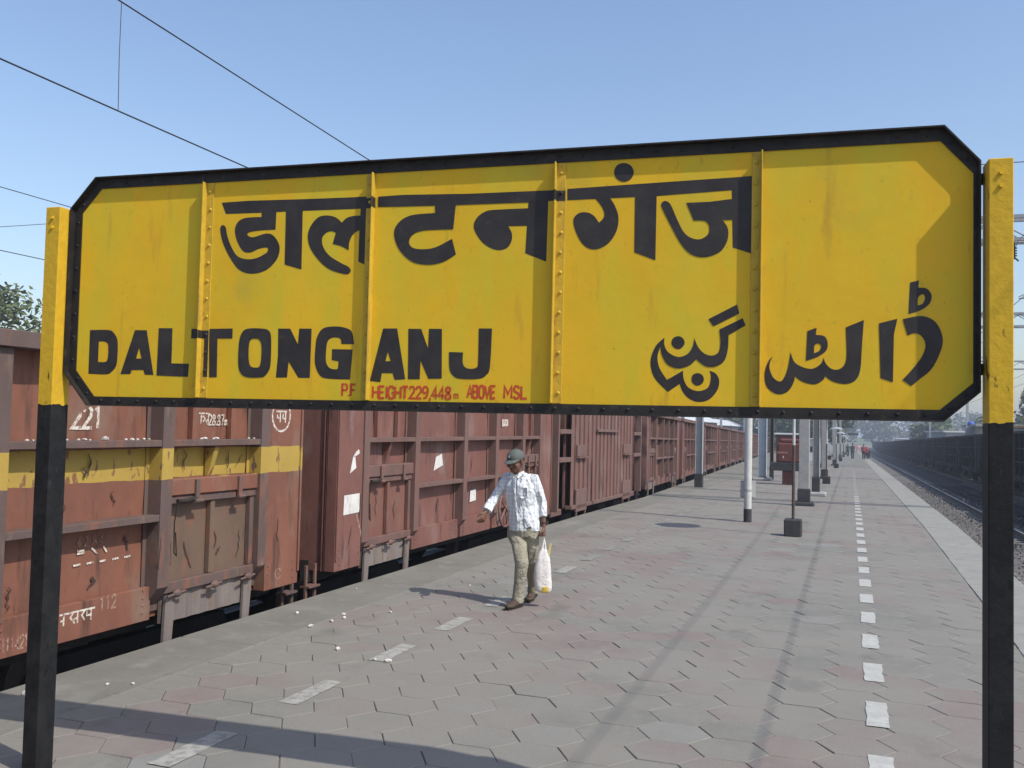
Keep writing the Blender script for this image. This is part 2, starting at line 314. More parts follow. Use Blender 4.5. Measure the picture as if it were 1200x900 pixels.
# hexagonal paving tiles
PX, PY = .335, .352
def hexmesh(mats):
    a = PX/1.5*1.0; hw = PX*2/3; s_ = hw/2; hh = PY/2
    def ring(g_, z): return [(-hw+g_*1.15, 0, z), (-s_+g_*.5, -hh+g_, z), (s_-g_*.5, -hh+g_, z), (hw-g_*1.15, 0, z), (s_-g_*.5, hh-g_, z), (-s_+g_*.5, hh-g_, z)]
    vs = ring(.0022, -.012)+ring(.0022, -.0032)+ring(.0062, 0)
    fs = [tuple(range(12, 18))]+[(i+6, (i+1) % 6+6, (i+1) % 6+12, i+12) for i in range(6)]+[(i, (i+1) % 6, (i+1) % 6+6, i+6) for i in range(6)]
    return vs, fs
hv, hf = hexmesh(None)
tmats = ['tile_grey', 'tile_dark', 'tile_red', 'tile_pale']
tme = {}
for t in tmats:
    mb = MB(); mb.add(hv, hf); tme[t] = mb.mesh('paving_tile', M[t])
def tile_kind(x, y):
    r = random.random(); n = mnoise.noise(Vector((x*.45, y*.38, 3.3)))+.35*mnoise.noise(Vector((x*1.7, y*1.5, 9)))
    if n > .08: return 'tile_red' if r < .78 else 'tile_grey'
    if r < .08: return 'tile_red'
    if r < .13: return 'tile_pale'
    return 'tile_dark' if r < .42 else 'tile_grey'
def inframe(x, y, z=0):
    dd = Vector((x, y, z-1.79)); zz = dd.dot(F)
    if zz < .5: return False
    px = 600+1100*dd.dot(Rg)/zz; py = 450-1100*dd.dot(Up)/zz
    return -30 < px < 1230 and 0 < py < 925
near = []; far = []
ncol = int((XC+4.42)/PX)+2
for j in range(-12, 196):
    for i in range(-1, ncol+1):
        x = -4.42+PX*.3+i*PX; y = j*PY+(PY/2 if i % 2 else 0)
        if x-PX*.667 > XC-.03 or x+PX*.667 < -4.39: continue
        (near if inframe(x, y) and y < 30 else far).append((x, y))
near.sort(key=lambda p: p[1]); far += near[300:]; near = near[:300]
def clipx(v): return min(max(v, -4.42), XC-.006)
for x, y in near:
    t = tile_kind(x, y)
    if x-PX*.667 < -4.42 or x+PX*.667 > XC-.006:
        mb = MB(); mb.add([(clipx(x+a)-x, b_, c_) for a, b_, c_ in hv], hf); me = mb.mesh('paving_tile', M[t])
    else: me = tme[t]
    o = link(me, 'paving_tile', plat); o.location = (x, y, random.uniform(-.0022, .0022)); o.rotation_euler = (random.gauss(0, .0045), random.gauss(0, .0045), random.gauss(0, .010)); o.location.x += random.gauss(0, .0015); o.location.y += random.gauss(0, .002)
mb = MB()
for x, y in far:
    mb.mi = tmats.index(tile_kind(x, y)); dz = random.uniform(-.0022, .0022); ax, ay = random.gauss(0, .0035), random.gauss(0, .0035)
    mb.add([(clipx(x+a), y+b_, c_+dz+a*ay+b_*ax) for a, b_, c_ in hv], hf)
fo = mb.build('paving_tiles', [M[t] for t in tmats], plat); tag(fo, kind='stuff')
# painted dashes
random.seed(11)
def dash(xc_, y0, y1, wd, m, z=.0045):
    n = 7; vs = []; 
    for i in range(n):
        yy = y0+(y1-y0)*i/(n-1); e = .006
        vs += [(xc_-wd/2+random.uniform(-e, e), yy, z), (xc_+wd/2+random.uniform(-e, e), yy, z)]
    MB().add(vs, [(2*i, 2*i+1, 2*i+3, 2*i+2) for i in range(n-1)]).build('painted_dash', m, plat)
y = 5.04-1.1*6
while y < 60:
    dash(XD, y+.02, y+.58, .13, M['white_line'] if y < 30 else M['faded_line']); y += 1.11
y = 5.1-1.17*6
while y < 40:
    dash(XE, y+.05, y+.62, .14, M['faded_line'] if y < 12 else M['worn_line']); y += 1.175

# tracks
def track(xc, y0, y1, m, label, zr=-.8, shiny=True):
    bed = MB(); n = int((y1-y0)/.4); prof = [(-2.3, -.46), (-1.75, -.22), (-1.2, -.19), (-.6, -.2), (0, -.19), (.6, -.2), (1.2, -.19), (1.75, -.22), (2.3, -.46)]
    vs = []; rows = []
    ys = []; yy = y0
    while yy < y1:
        ys.append(yy); yy += .25 if 5 < yy < 70 else 6
    for yy in ys:
        for px, pz in prof:
            vs.append((xc+px, yy, zr+pz+mnoise.noise(Vector((px*3+xc, yy*3, 0)))*.03))
    k = len(prof); fs = [(i*k+j, i*k+j+1, (i+1)*k+j+1, (i+1)*k+j) for i in range(len(ys)-1) for j in range(k-1)]
    tag(MB().add(vs, fs).build('ballast_bed', m, smooth=True), kind='structure')
    t = empty('railway_track', (xc, y0, zr-.2), 0, label, 'railway track')
    for sx in (-1, 1):
        c = sx*.87
        MB().prism([(c-.075, .03), (c+.075, .03), (c+.075, .045), (c+.012, .06), (c+.012, .165), (c+.034, .172), (c+.034, .195), (c-.034, .195), (c-.034, .172), (c-.012, .165), (c-.012, .06), (c-.075, .045)], 'y', 0, y1-y0).build('rail', M['rail_steel'], t)
        MB().box(c-.025, c+.025, 0, y1-y0, .1955, .2).build('rail_head', M['rail_top' if shiny else 'rail_steel'], t)
    sm = MB().prism([(-1.37, -.2), (-1.37, .01), (-.7, .03), (-.4, -.01), (.4, -.01), (.7, .03), (1.37, .01), (1.37, -.2)], 'y', -.12, .12).mesh('sleeper', M['sleeper'])
    yy = .3; c = 0; rest = []
    while yy+y0 < y1:
        if yy+y0 > 6 and c < 110:
            o = link(sm, 'sleeper', t); o.location = (random.uniform(-.02, .02), yy, 0); c += 1
        elif yy+y0 < 200: rest.append(yy)
        yy += .62
    mb = MB()
    for yy in rest: mb.box(-1.37, 1.37, yy-.12, yy+.12, -.2, .005)
    tag(mb.build('sleepers', M['sleeper'], t), kind='stuff')
    return t
TL = XL-1.80; TR = XR+1.70; TR2 = TR+4.95
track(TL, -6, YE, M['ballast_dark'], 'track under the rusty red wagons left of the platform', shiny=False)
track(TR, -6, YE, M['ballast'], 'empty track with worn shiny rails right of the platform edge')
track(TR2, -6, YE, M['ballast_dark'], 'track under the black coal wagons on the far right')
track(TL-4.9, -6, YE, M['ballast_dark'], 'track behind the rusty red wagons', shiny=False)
# loose ballast in view
random.seed(5)
mb = MB()
for i in range(9000):
    yy = 8+62*random.random()**1.6; side = random.random()
    xx = random.uniform(XR+.12, TR2-1.6)
    s_ = random.uniform(.02, .045)
    zz = -.98 if abs(xx-TR) < 1.9 or abs(xx-TR2) < 1.9 else -1.13
    if abs(xx-TR) > 1.9 and abs(xx-TR2) > 1.9: zz = -1.1
    q = [Vector((random.uniform(.6, 1)*s_*a, random.uniform(.6, 1)*s_*b_, random.uniform(.5, .9)*s_*c_)) for a, b_, c_ in ((1, 0, 0), (-1, 0, 0), (0, 1, 0), (0, -1, 0), (0, 0, 1), (0, 0, -1))]
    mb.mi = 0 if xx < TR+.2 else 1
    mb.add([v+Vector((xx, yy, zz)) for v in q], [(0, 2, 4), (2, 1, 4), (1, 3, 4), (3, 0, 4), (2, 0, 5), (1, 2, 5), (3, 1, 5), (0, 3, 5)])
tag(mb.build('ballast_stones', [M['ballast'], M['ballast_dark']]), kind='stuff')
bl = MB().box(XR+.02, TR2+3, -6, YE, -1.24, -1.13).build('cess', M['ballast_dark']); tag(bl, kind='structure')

# ---------------------------------------------------------------- station name board
UC = 2.2329
ANG = .0653
bd = empty('station_name_board', (-4.0719+UC*math.cos(ANG), 4.1797+UC*math.sin(ANG), 0), ANG,
           'large yellow station name board with black lettering on two yellow and black posts', 'station sign')
def U(u): return u-UC
ZB, ZT = 1.845, 3.140
oct_ = [(.033, ZT), (-.130, 2.965), (-.130, 2.03), (.033, ZB), (4.455, ZB), (4.600, 1.975), (4.600, 2.975), (4.455, ZT)]
oct_ = [(U(a), b_) for a, b_ in oct_]
def inset(pts, dd):
    """inset a convex polygon"""
    n = len(pts); cx = sum(p[0] for p in pts)/n; cz = sum(p[1] for p in pts)/n; out = []
    ln = []
    for i in range(n):
        p = Vector(pts[i]); q = Vector(pts[(i+1) % n]); t = (q-p).normalized(); nn = Vector((-t.y, t.x))
        if nn.dot(Vector((cx, cz))-p) < 0: nn = -nn
        ln.append((p+nn*(dd[i] if isinstance(dd, list) else dd), t))
    for i in range(n):
        p, t = ln[i-1]; q, s_ = ln[i]
        den = t.x*s_.y-t.y*s_.x; k = ((q.x-p.x)*s_.y-(q.y-p.y)*s_.x)/den
        out.append(tuple(p+t*k))
    return out
# panel with faint waviness: a grid clipped by the octagon is unneeded, plate plus dents
pin = inset(oct_, .006)
MB().prism(pin, 'y', 0.0, .006).build('sign_panel', M['sign_yellow'], bd)
# angle iron frame: flat leg with bolts and standing leg, one piece per side
a_in = inset(oct_, [.052, .054, .050, .052, .046, .024, .048, .060]); a_out = inset(oct_, .007); DEP = .043
for i in range(8):
    j = (i+1) % 8
    p0, p1, q1, q0 = a_out[i], a_out[j], a_in[j], a_in[i]
    mb = MB()
    vs = [(p[0], yv, p[1]) for yv in (-.001, -.0065) for p in (p0, p1, q1, q0)]
    mb.add(vs, [(0, 1, 2, 3), (7, 6, 5, 4), (0, 4, 5, 1), (1, 5, 6, 2), (2, 6, 7, 3), (3, 7, 4, 0)])
    r0, r1 = oct_[i], oct_[j]
    vs = [(p[0], yv, p[1]) for yv in (.007, -DEP) for p in (r0, r1, p1, p0)]
    mb.add(vs, [(0, 1, 2, 3), (7, 6, 5, 4), (0, 4, 5, 1), (1, 5, 6, 2), (2, 6, 7, 3), (3, 7, 4, 0)])
    fr = mb.build('frame_angle', M['sign_black'], bd)
    Ls = math.dist(p0, p1); n = max(2, int(Ls/.118)); rv = MB()
    for k in range(n):
        t = (k+.5)/n; x = p0[0]+(p1[0]-p0[0])*t; z = p0[1]+(p1[1]-p0[1])*t
        x2 = q0[0]+(q1[0]-q0[0])*t; z2 = q0[1]+(q1[1]-q0[1])*t
        rv.ball(((x+x2)/2+random.uniform(-.003, .003), -.0068, (z+z2)/2), ((.0085, .006, .0085) if i != 5 else (.006, .005, .006)), 8, 6)
    tag(rv.build('bolts', M['sign_black'], fr, True), kind='stuff')
# painted black edge that strays over the yellow plate
# stiffening ribs
ribs = [(.738, 1), (1.742, -1), (2.712, 1), (3.687, -1)]
for u, sgn in ribs:
    x = U(u); z0, z1 = ZB+.054, ZT-.062
    mb = MB()
    mb.bbox(x-.003, x+.003, -DEP, -.0005, z0+.001, z1-.001, .0012)
    xa, xb = (x+.0032, x+.046) if sgn > 0 else (x-.046, x-.0032)
    mb.bbox(xa, xb, -.0055, -.0006, z0, z1, .001)
    rb = mb.build('stiffening_rib', M['rib_yellow'], bd)
    rv = MB(); z = z0+.05; k = 0
    while z < z1:
        rv.mi = 1 if (u < 1 and 2.01 < z < 2.27) or (2 < u < 3 and 2.88 < z < 2.945) else 0
        rv.ball((x+sgn*.026+random.uniform(-.003, .003), -.0058, z), (.0095, .0075, .0095), 8, 6); z += .098
    tag(rv.build('rivets', [M['rib_yellow'], M['letter_black']], rb, True), kind='stuff')
    # black paint where lettering and border cross the rib
    cr = []
    if u < 1: cr = [(2.222, 2.266)]
    elif u < 2: cr = [(2.897, 2.951)]
    elif u < 3: cr = [(2.890, 2.941)]
    for za, zb_ in cr:
        pt = MB()
        pt.box(x+.0031, x+.0036, -DEP+.001, -.006 if sgn > 0 else -.001, za, zb_)
        pt.box(x-.0036, x-.0031, -DEP+.001, -.006, za, zb_)
        pt.box(x-.003, x+.003, -DEP-.0006, -DEP-.0001, za, zb_)
        pt.box(min(xa, xb), max(xa, xb), -.0061, -.0056, za, zb_)
        if u < 1:
            pt.box(x+.020, xb+.0004, -.0067, -.0062, 2.013, 2.222)
        pt.build('letter', M['letter_black'], bd)
# frame top black paint overlap on ribs is covered by the angle

# lettering, traced as outlines in millimetres on the board (x from its centre, height, corner flag)
def smooth_poly(pts, seg=5):
    n = len(pts); out = []
    P = [Vector((p[0]/1000, p[1]/1000)) for p in pts]; K = [p[2] for p in pts]
    for i in range(n):
        a, b_ = P[i], P[(i+1) % n]
        out.append(a)
        if K[i] and K[(i+1) % n]: continue
        pre = a-(b_-a)*.0 if K[i] else P[i-1]; nx = b_ if K[(i+1) % n] else P[(i+2) % n]
        ta = (b_-pre)*.5 if not K[i] else (b_-a)*.6
        tb = (nx-a)*.5 if not K[(i+1) % n] else (b_-a)*.6
        for s_ in range(1, seg):
            t = s_/seg; t2 = t*t; t3 = t2*t
            out.append(a*(2*t3-3*t2+1)+ta*(t3-2*t2+t)+b_*(-2*t3+3*t2)+tb*(t3-t2))
    return out
LET = [[[[-1401,2967,1],[-1242,2970,1],[-908,2964,1],[-650,2961,1],[-514,2961,1],[-512,2895,1],[-571,2898,1],[-905,2901,1],[-1153,2901,1],[-1373,2903,1]]],[[[-1153,2909,1],[-1063,2911,1],[-1065,2806,1],[-1149,2805,0],[-1218,2798,0],[-1235,2786,0],[-1219,2772,1],[-1191,2771,0],[-1122,2787,0],[-1079,2776,0],[-1043,2732,0],[-1037,2686,0],[-1057,2637,0],[-1115,2588,0],[-1200,2571,0],[-1280,2596,0],[-1344,2672,0],[-1387,2751,0],[-1405,2822,0],[-1391,2843,0],[-1370,2829,0],[-1358,2781,0],[-1329,2718,0],[-1292,2670,0],[-1238,2652,0],[-1178,2655,0],[-1118,2681,0],[-1106,2702,0],[-1120,2711,0],[-1162,2705,0],[-1214,2687,0],[-1258,2696,0],[-1295,2748,0],[-1313,2811,0],[-1295,2857,0],[-1247,2877,0],[-1152,2878,1]]],[[[-1006,2911,1],[-906,2909,1],[-902,2587,1],[-1003,2616,1]]],[[[-556,2862,1],[-606,2862,0],[-647,2853,0],[-675,2829,1],[-713,2859,0],[-771,2871,0],[-820,2858,0],[-860,2810,0],[-871,2757,0],[-852,2696,0],[-795,2626,0],[-736,2583,0],[-670,2561,0],[-633,2556,0],[-615,2573,0],[-630,2595,0],[-671,2615,0],[-739,2655,0],[-777,2701,0],[-787,2747,0],[-767,2776,0],[-735,2786,0],[-708,2776,1],[-724,2718,1],[-674,2704,0],[-631,2681,1],[-628,2726,0],[-603,2770,0],[-554,2791,1]]],[[[-569,2904,1],[-512,2904,1],[-518,2595,1],[-574,2620,1],[-573,2792,1]]],[[[-472,2957,1],[-331,2960,1],[26,2949,1],[474,2946,1],[473,2894,1],[334,2891,1],[-43,2894,1],[-329,2899,1],[-471,2903,1]]],[[[-156,2907,1],[-43,2902,1],[-54,2771,1],[-137,2772,0],[-222,2769,0],[-273,2751,0],[-293,2715,0],[-275,2686,0],[-228,2675,0],[-151,2681,0],[-59,2723,1],[-36,2643,1],[-107,2605,0],[-191,2594,0],[-277,2614,0],[-348,2680,0],[-377,2762,0],[-352,2818,0],[-284,2852,0],[-154,2859,1]]],[[[337,2897,1],[438,2897,1],[434,2593,1],[326,2638,1]]],[[[347,2862,1],[193,2862,0],[120,2857,0],[71,2826,0],[54,2779,0],[82,2723,0],[124,2682,0],[182,2658,0],[231,2667,0],[254,2701,0],[255,2740,0],[236,2776,1],[349,2774,1]]],[[[533,2949,1],[765,2954,1],[1326,2965,1],[1453,2969,1],[1450,2906,1],[1423,2905,1],[1315,2905,1],[971,2894,1],[534,2893,1]]],[[[665,2903,1],[739,2903,1],[771,2852,0],[788,2793,0],[777,2727,0],[737,2671,0],[674,2646,0],[619,2670,0],[580,2734,0],[566,2794,0],[591,2826,0],[633,2829,0],[667,2811,0],[693,2776,1],[717,2804,0],[713,2838,0],[695,2868,0]]],[[[866,2906,1],[969,2905,1],[968,2586,1],[867,2627,1]]],[[[809,3062,0],[843,3047,0],[858,3014,0],[844,2982,0],[811,2970,0],[777,2986,0],[762,3019,0],[775,3051,0]]],[[[1109,2855,1],[1218,2855,1],[1323,2864,1],[1325,2766,1],[1278,2766,1],[1302,2725,0],[1300,2669,0],[1268,2618,0],[1198,2594,0],[1135,2610,0],[1087,2660,0],[1037,2751,0],[996,2834,0],[994,2859,0],[1011,2868,0],[1036,2849,0],[1069,2774,0],[1102,2712,0],[1142,2684,0],[1181,2681,0],[1213,2704,0],[1216,2740,0],[1196,2765,0],[1145,2769,1]]],[[[1317,2913,1],[1423,2913,1],[1419,2601,1],[1325,2636,1]]],[[[-2227,2273,1],[-2104,2273,0],[-2065,2255,0],[-2039,2213,0],[-2035,2136,0],[-2041,2072,0],[-2070,2037,0],[-2107,2022,0],[-2226,2025,1]],[[-2164,2207,1],[-2128,2207,0],[-2102,2191,0],[-2098,2143,0],[-2103,2104,0],[-2118,2092,0],[-2164,2092,1]]],[[[-1926,2271,1],[-1849,2270,1],[-1794,2021,1],[-1850,2022,1],[-1861,2048,1],[-1938,2047,1],[-1945,2025,1],[-2011,2024,1]],[[-1894,2171,1],[-1876,2112,1],[-1912,2112,1]]],[[[-1771,2281,1],[-1683,2280,1],[-1681,2086,1],[-1569,2084,1],[-1573,2012,1],[-1774,2018,1]]],[[[-1562,2276,1],[-1500,2275,1],[-1498,2222,1],[-1562,2223,1]]],[[[-1450,2275,1],[-1304,2276,1],[-1304,2222,1],[-1396,2222,1],[-1392,2012,1],[-1439,2011,1]]],[[[-1206,2275,0],[-1120,2274,0],[-1085,2263,0],[-1069,2228,0],[-1066,2107,0],[-1073,2054,0],[-1101,2019,0],[-1135,2012,0],[-1204,2013,0],[-1244,2033,0],[-1262,2083,0],[-1262,2198,0],[-1244,2256,0]],[[-1165,2221,0],[-1139,2213,0],[-1125,2183,0],[-1124,2114,0],[-1133,2072,0],[-1159,2065,0],[-1188,2074,0],[-1200,2114,0],[-1201,2183,0],[-1191,2214,0]]],[[[-1029,2274,1],[-957,2273,1],[-909,2190,1],[-904,2273,1],[-831,2272,1],[-833,2012,1],[-900,2012,1],[-960,2096,1],[-967,2013,1],[-1033,2012,1],[-1025,2130,1]]],[[[-584,2189,1],[-657,2190,1],[-660,2212,0],[-675,2223,0],[-711,2223,0],[-735,2205,0],[-742,2167,0],[-742,2100,0],[-722,2067,0],[-693,2059,0],[-673,2063,0],[-670,2100,1],[-709,2106,1],[-709,2164,1],[-591,2162,1],[-601,2006,1],[-725,2009,0],[-774,2025,0],[-805,2085,0],[-806,2167,0],[-798,2227,0],[-766,2272,0],[-701,2283,0],[-636,2275,0],[-598,2252,0]]],[[[-423,2270,1],[-345,2270,1],[-293,2010,1],[-351,2006,1],[-363,2040,1],[-423,2040,1],[-430,1994,1],[-489,1999,1]],[[-393,2149,1],[-376,2102,1],[-405,2102,1]]],[[[-283,2268,1],[-213,2267,1],[-173,2167,1],[-171,2267,1],[-101,2266,1],[-95,2015,1],[-167,2013,1],[-212,2106,1],[-214,2011,1],[-278,2010,1]]],[[[95,2267,1],[164,2266,1],[158,2077,0],[140,2035,0],[103,2016,0],[8,2014,0],[-31,2027,0],[-55,2064,0],[-60,2149,1],[15,2147,1],[15,2094,0],[32,2070,0],[64,2065,0],[89,2073,0],[95,2095,0]]],[[[1219,2303,1],[1348,2370,1],[1359,2328,1],[1242,2269,1]]],[[[1017,2218,1],[1017,2183,0],[1036,2148,0],[1082,2126,0],[1126,2141,0],[1150,2179,0],[1155,2216,1],[1172,2175,0],[1201,2143,0],[1238,2133,0],[1267,2149,0],[1275,2194,0],[1269,2254,1],[1374,2306,1],[1387,2272,1],[1311,2228,1],[1309,2164,0],[1293,2108,0],[1253,2082,0],[1209,2083,0],[1165,2115,1],[1135,2087,0],[1083,2072,0],[1034,2090,0],[1006,2134,0],[998,2176,1]]],[[[1017,2218,1],[975,2176,0],[952,2103,0],[972,2027,0],[1036,1961,1],[1090,1999,1],[1107,1960,0],[1137,1930,0],[1178,1916,0],[1226,1928,0],[1262,1969,0],[1272,2014,0],[1257,2048,0],[1227,2063,1],[1233,2029,0],[1221,1984,0],[1177,1967,0],[1132,1983,0],[1110,2020,0],[1105,2062,1],[1031,2018,1],[996,2073,0],[985,2126,0],[998,2176,1]]],[[[1111,2193,0],[1101,2172,0],[1081,2162,0],[1059,2172,0],[1049,2193,0],[1058,2215,0],[1080,2224,0],[1101,2215,0]]],[[[1202,2022,0],[1194,2002,0],[1174,1992,0],[1153,2001,0],[1145,2022,0],[1152,2043,0],[1173,2051,0],[1193,2043,0]]],[[[1511,2132,1],[1489,2104,0],[1474,2050,0],[1482,1995,0],[1513,1964,0],[1546,1957,0],[1580,1973,0],[1602,2012,0],[1607,2039,1],[1638,2016,0],[1690,2003,0],[1726,2021,0],[1737,2040,1],[1770,2017,0],[1821,2006,0],[1864,2022,0],[1885,2068,0],[1891,2159,0],[1899,2293,1],[1823,2260,1],[1827,2136,0],[1817,2090,0],[1791,2071,0],[1762,2075,0],[1740,2098,0],[1729,2124,1],[1719,2097,0],[1682,2074,0],[1638,2082,0],[1604,2105,0],[1587,2148,1],[1575,2074,0],[1557,2027,0],[1538,2015,0],[1512,2034,0],[1496,2073,0],[1498,2104,0]]],[[[1659,2244,1],[1699,2260,1],[1696,2227,1],[1732,2221,0],[1747,2190,0],[1740,2155,0],[1704,2128,0],[1654,2109,1]],[[1689,2144,1],[1690,2178,0],[1707,2188,0],[1719,2175,0],[1711,2155,0]]],[[[1962,2277,1],[2038,2297,1],[2024,2227,1],[2021,2016,1],[1970,2034,1]]],[[[2060,2295,1],[2137,2308,0],[2192,2282,0],[2221,2219,0],[2216,2159,0],[2179,2077,0],[2127,2028,0],[2096,2000,1],[2060,2027,1],[2096,2069,0],[2138,2129,0],[2153,2181,0],[2137,2219,0],[2109,2233,0],[2080,2223,1]]],[[[2089,2457,1],[2126,2466,1],[2123,2434,1],[2157,2429,0],[2177,2399,0],[2168,2361,0],[2130,2332,0],[2083,2317,1]],[[2121,2355,1],[2123,2392,0],[2143,2403,0],[2150,2384,0],[2140,2362,0]]]]
for k, polys in enumerate(LET):
    loops = [smooth_poly(p) for p in polys]
    base = -.0008-.0002*(k % 7); vs = []; flat = []
    for lp in loops: flat += lp
    tri = tessellate_polygon([[Vector((p.x, p.y, 0)) for p in lp] for lp in loops])
    MB().add([(p.x, base, p.y) for p in flat], [tuple(t) for t in tri]).build('letter', M['letter_black'], bd)
# small hand painted red line: stroke lettering
GL = {
 'P': ['0,0 0,1 .6,1 .75,.85 .75,.62 .6,.5 0,.5'], 'F': ['0,0 0,1 .75,1', '0,.52 .6,.52'], '.': ['.08,.0 .08,.12'],
 'H': ['0,0 0,1', '.8,0 .8,1', '0,.5 .8,.5'], 'E': ['.7,1 0,1 0,0 .7,0', '0,.5 .6,.5'], 'I': ['.1,0 .1,1'],
 'G': ['.8,.8 .6,1 .2,1 0,.75 0,.25 .2,0 .6,0 .8,.2 .8,.48 .45,.48'], 'T': ['0,1 .85,1', '.42,0 .42,1'],
 '2': ['0,.75 .15,.97 .5,1 .72,.8 .65,.55 0,.02 .78,.02'], '9': ['.1,.05 .5,.1 .72,.45 .72,.8 .5,1 .2,1 0,.8 .05,.55 .3,.45 .7,.6'],
 ',': ['.1,.08 .1,-.05 0,-.18'], '4': ['.55,0 .55,1 0,.3 .8,.3'], '8': ['.4,.52 .1,.68 .1,.9 .35,1 .65,.9 .65,.68 .4,.52 .05,.3 .05,.08 .35,0 .7,.08 .72,.3 .4,.52'],
 'm': ['0,0 0,.5', '0,.4 .2,.5 .35,.4 .35,0', '.35,.4 .55,.5 .7,.4 .7,0'], 'A': ['0,0 .42,1 .84,0', '.15,.35 .7,.35'],
 'B': ['0,0 0,1 .55,1 .7,.85 .7,.65 .5,.52 0,.52', '.5,.52 .75,.4 .75,.12 .55,0 0,0'], 'O': ['.2,0 0,.25 0,.75 .2,1 .6,1 .8,.75 .8,.25 .6,0 .2,0'],
 'V': ['0,1 .4,0 .8,1'], 'M': ['0,0 0,1 .45,.35 .9,1 .9,0'], 'S': ['.72,.82 .5,1 .2,1 .02,.8 .1,.6 .62,.4 .72,.2 .5,0 .2,0 0,.18'], 'L': ['0,1 0,0 .7,0'],
 '1': ['.1,.8 .35,1 .35,0'], '7': ['0,1 .75,1 .3,0'], ' ': [],
 'एन': [], }
def ribbon(mb, pts, wd, put, off):
    P = [Vector(p) for p in pts]; n = len(P); L_ = []; R2 = []
    for i, p in enumerate(P):
        d1 = (P[i]-P[i-1]).normalized() if i > 0 else (P[1]-P[0]).normalized()
        d2 = (P[i+1]-P[i]).normalized() if i < n-1 else d1
        t = (d1+d2); t = t.normalized() if t.length > .1 else d1
        nn = Vector((-t.y, t.x)); k = 1/max(.5, math.sqrt(max(.01, (1+d1.dot(d2))/2)))
        L_.append(p+nn*wd/2*k); R2.append(p-nn*wd/2*k)
    mb.add([put(v.x, v.y, off) for v in L_+R2], [(i, i+1, n+i+1, n+i) for i in range(n-1)])
def write(mb, text, x, z, h, wd, put, step=1.0, gaps=None, hs=1.0):
    k = 0
    for ch in text:
        for st in GL.get(ch, []):
            pts = [tuple(map(float, q.split(','))) for q in st.split()]
            ribbon(mb, [(x+a*h*.62*hs, z+b_*h) for a, b_ in pts], wd, put, k*.00015); k += 1
        x += h*hs*(.22 if ch in 'I.,1' and ch != '1' else .42 if ch == ' ' else .72 if ch == 'M' else .6)*step
putS = lambda x, z, o: (x, -.0009-o % .002, z)
mb = MB(); write(mb, 'P.F', U(1.589), 1.920, .060, .0115, putS, 1.0); tag(mb.build('red_lettering', M['red_paint'], bd))
for tx, u0, u1 in (('HEIGHT', 1.762, 1.955), ('229,448', 1.965, 2.19), ('ABOVE', 2.275, 2.425), ('MSL', 2.468, 2.588)):
    mb = MB(); h = .060; wsum = sum(.22 if c in 'I,' else .72 if c == 'M' else .6 for c in tx)-.1
    hs = (u1-u0)/(wsum*h); write(mb, tx, U(u0), 1.912+.008*(u0 > 2.2), h, .0115, putS, 1.0, hs=hs); mb.build('red_lettering', M['red_paint'], bd)
mb = MB(); write(mb, 'm', U(2.205), 1.914, .05, .006, putS); mb.build('red_lettering', M['red_paint'], bd)
# posts
for u0, u1 in ((-.236, -.138), (4.616, 4.712)):
    p = MB(); p.bbox(U(u0), U(u1), -.108, .02, -.24, 2.963, .004)
    po = p.build('post', M['post_paint'], bd)
    bo = MB()
    for zz in (2.90, 2.845): bo.tube([(U((u0+u1)/2), -.1085, zz), (U((u0+u1)/2), -.118, zz)], .009, 8)
    bo.build('bolts', M['sign_yellow'], po)
    br = MB()
    for zz in (2.05, 2.88):
        xs = (U(u1), oct_[2][0]+.02) if u0 < 0 else (oct_[6][0]-.02, U(u0))
        br.box(min(xs), max(xs), .0075, .0155, zz, zz+.05)
    br.build('bracket', M['sign_black'], po)

# real size of the board: about nine tenths of the drawing above
BS = .90
def _shrink(o):
    for c in o.children:
        c.data.transform(Matrix.Translation((0, 0, 1.79*(1-BS))) @ Matrix.Scale(BS, 4)); _shrink(c)
_shrink(bd); bd.location = (bd.location.x*BS, bd.location.y*BS, 0)

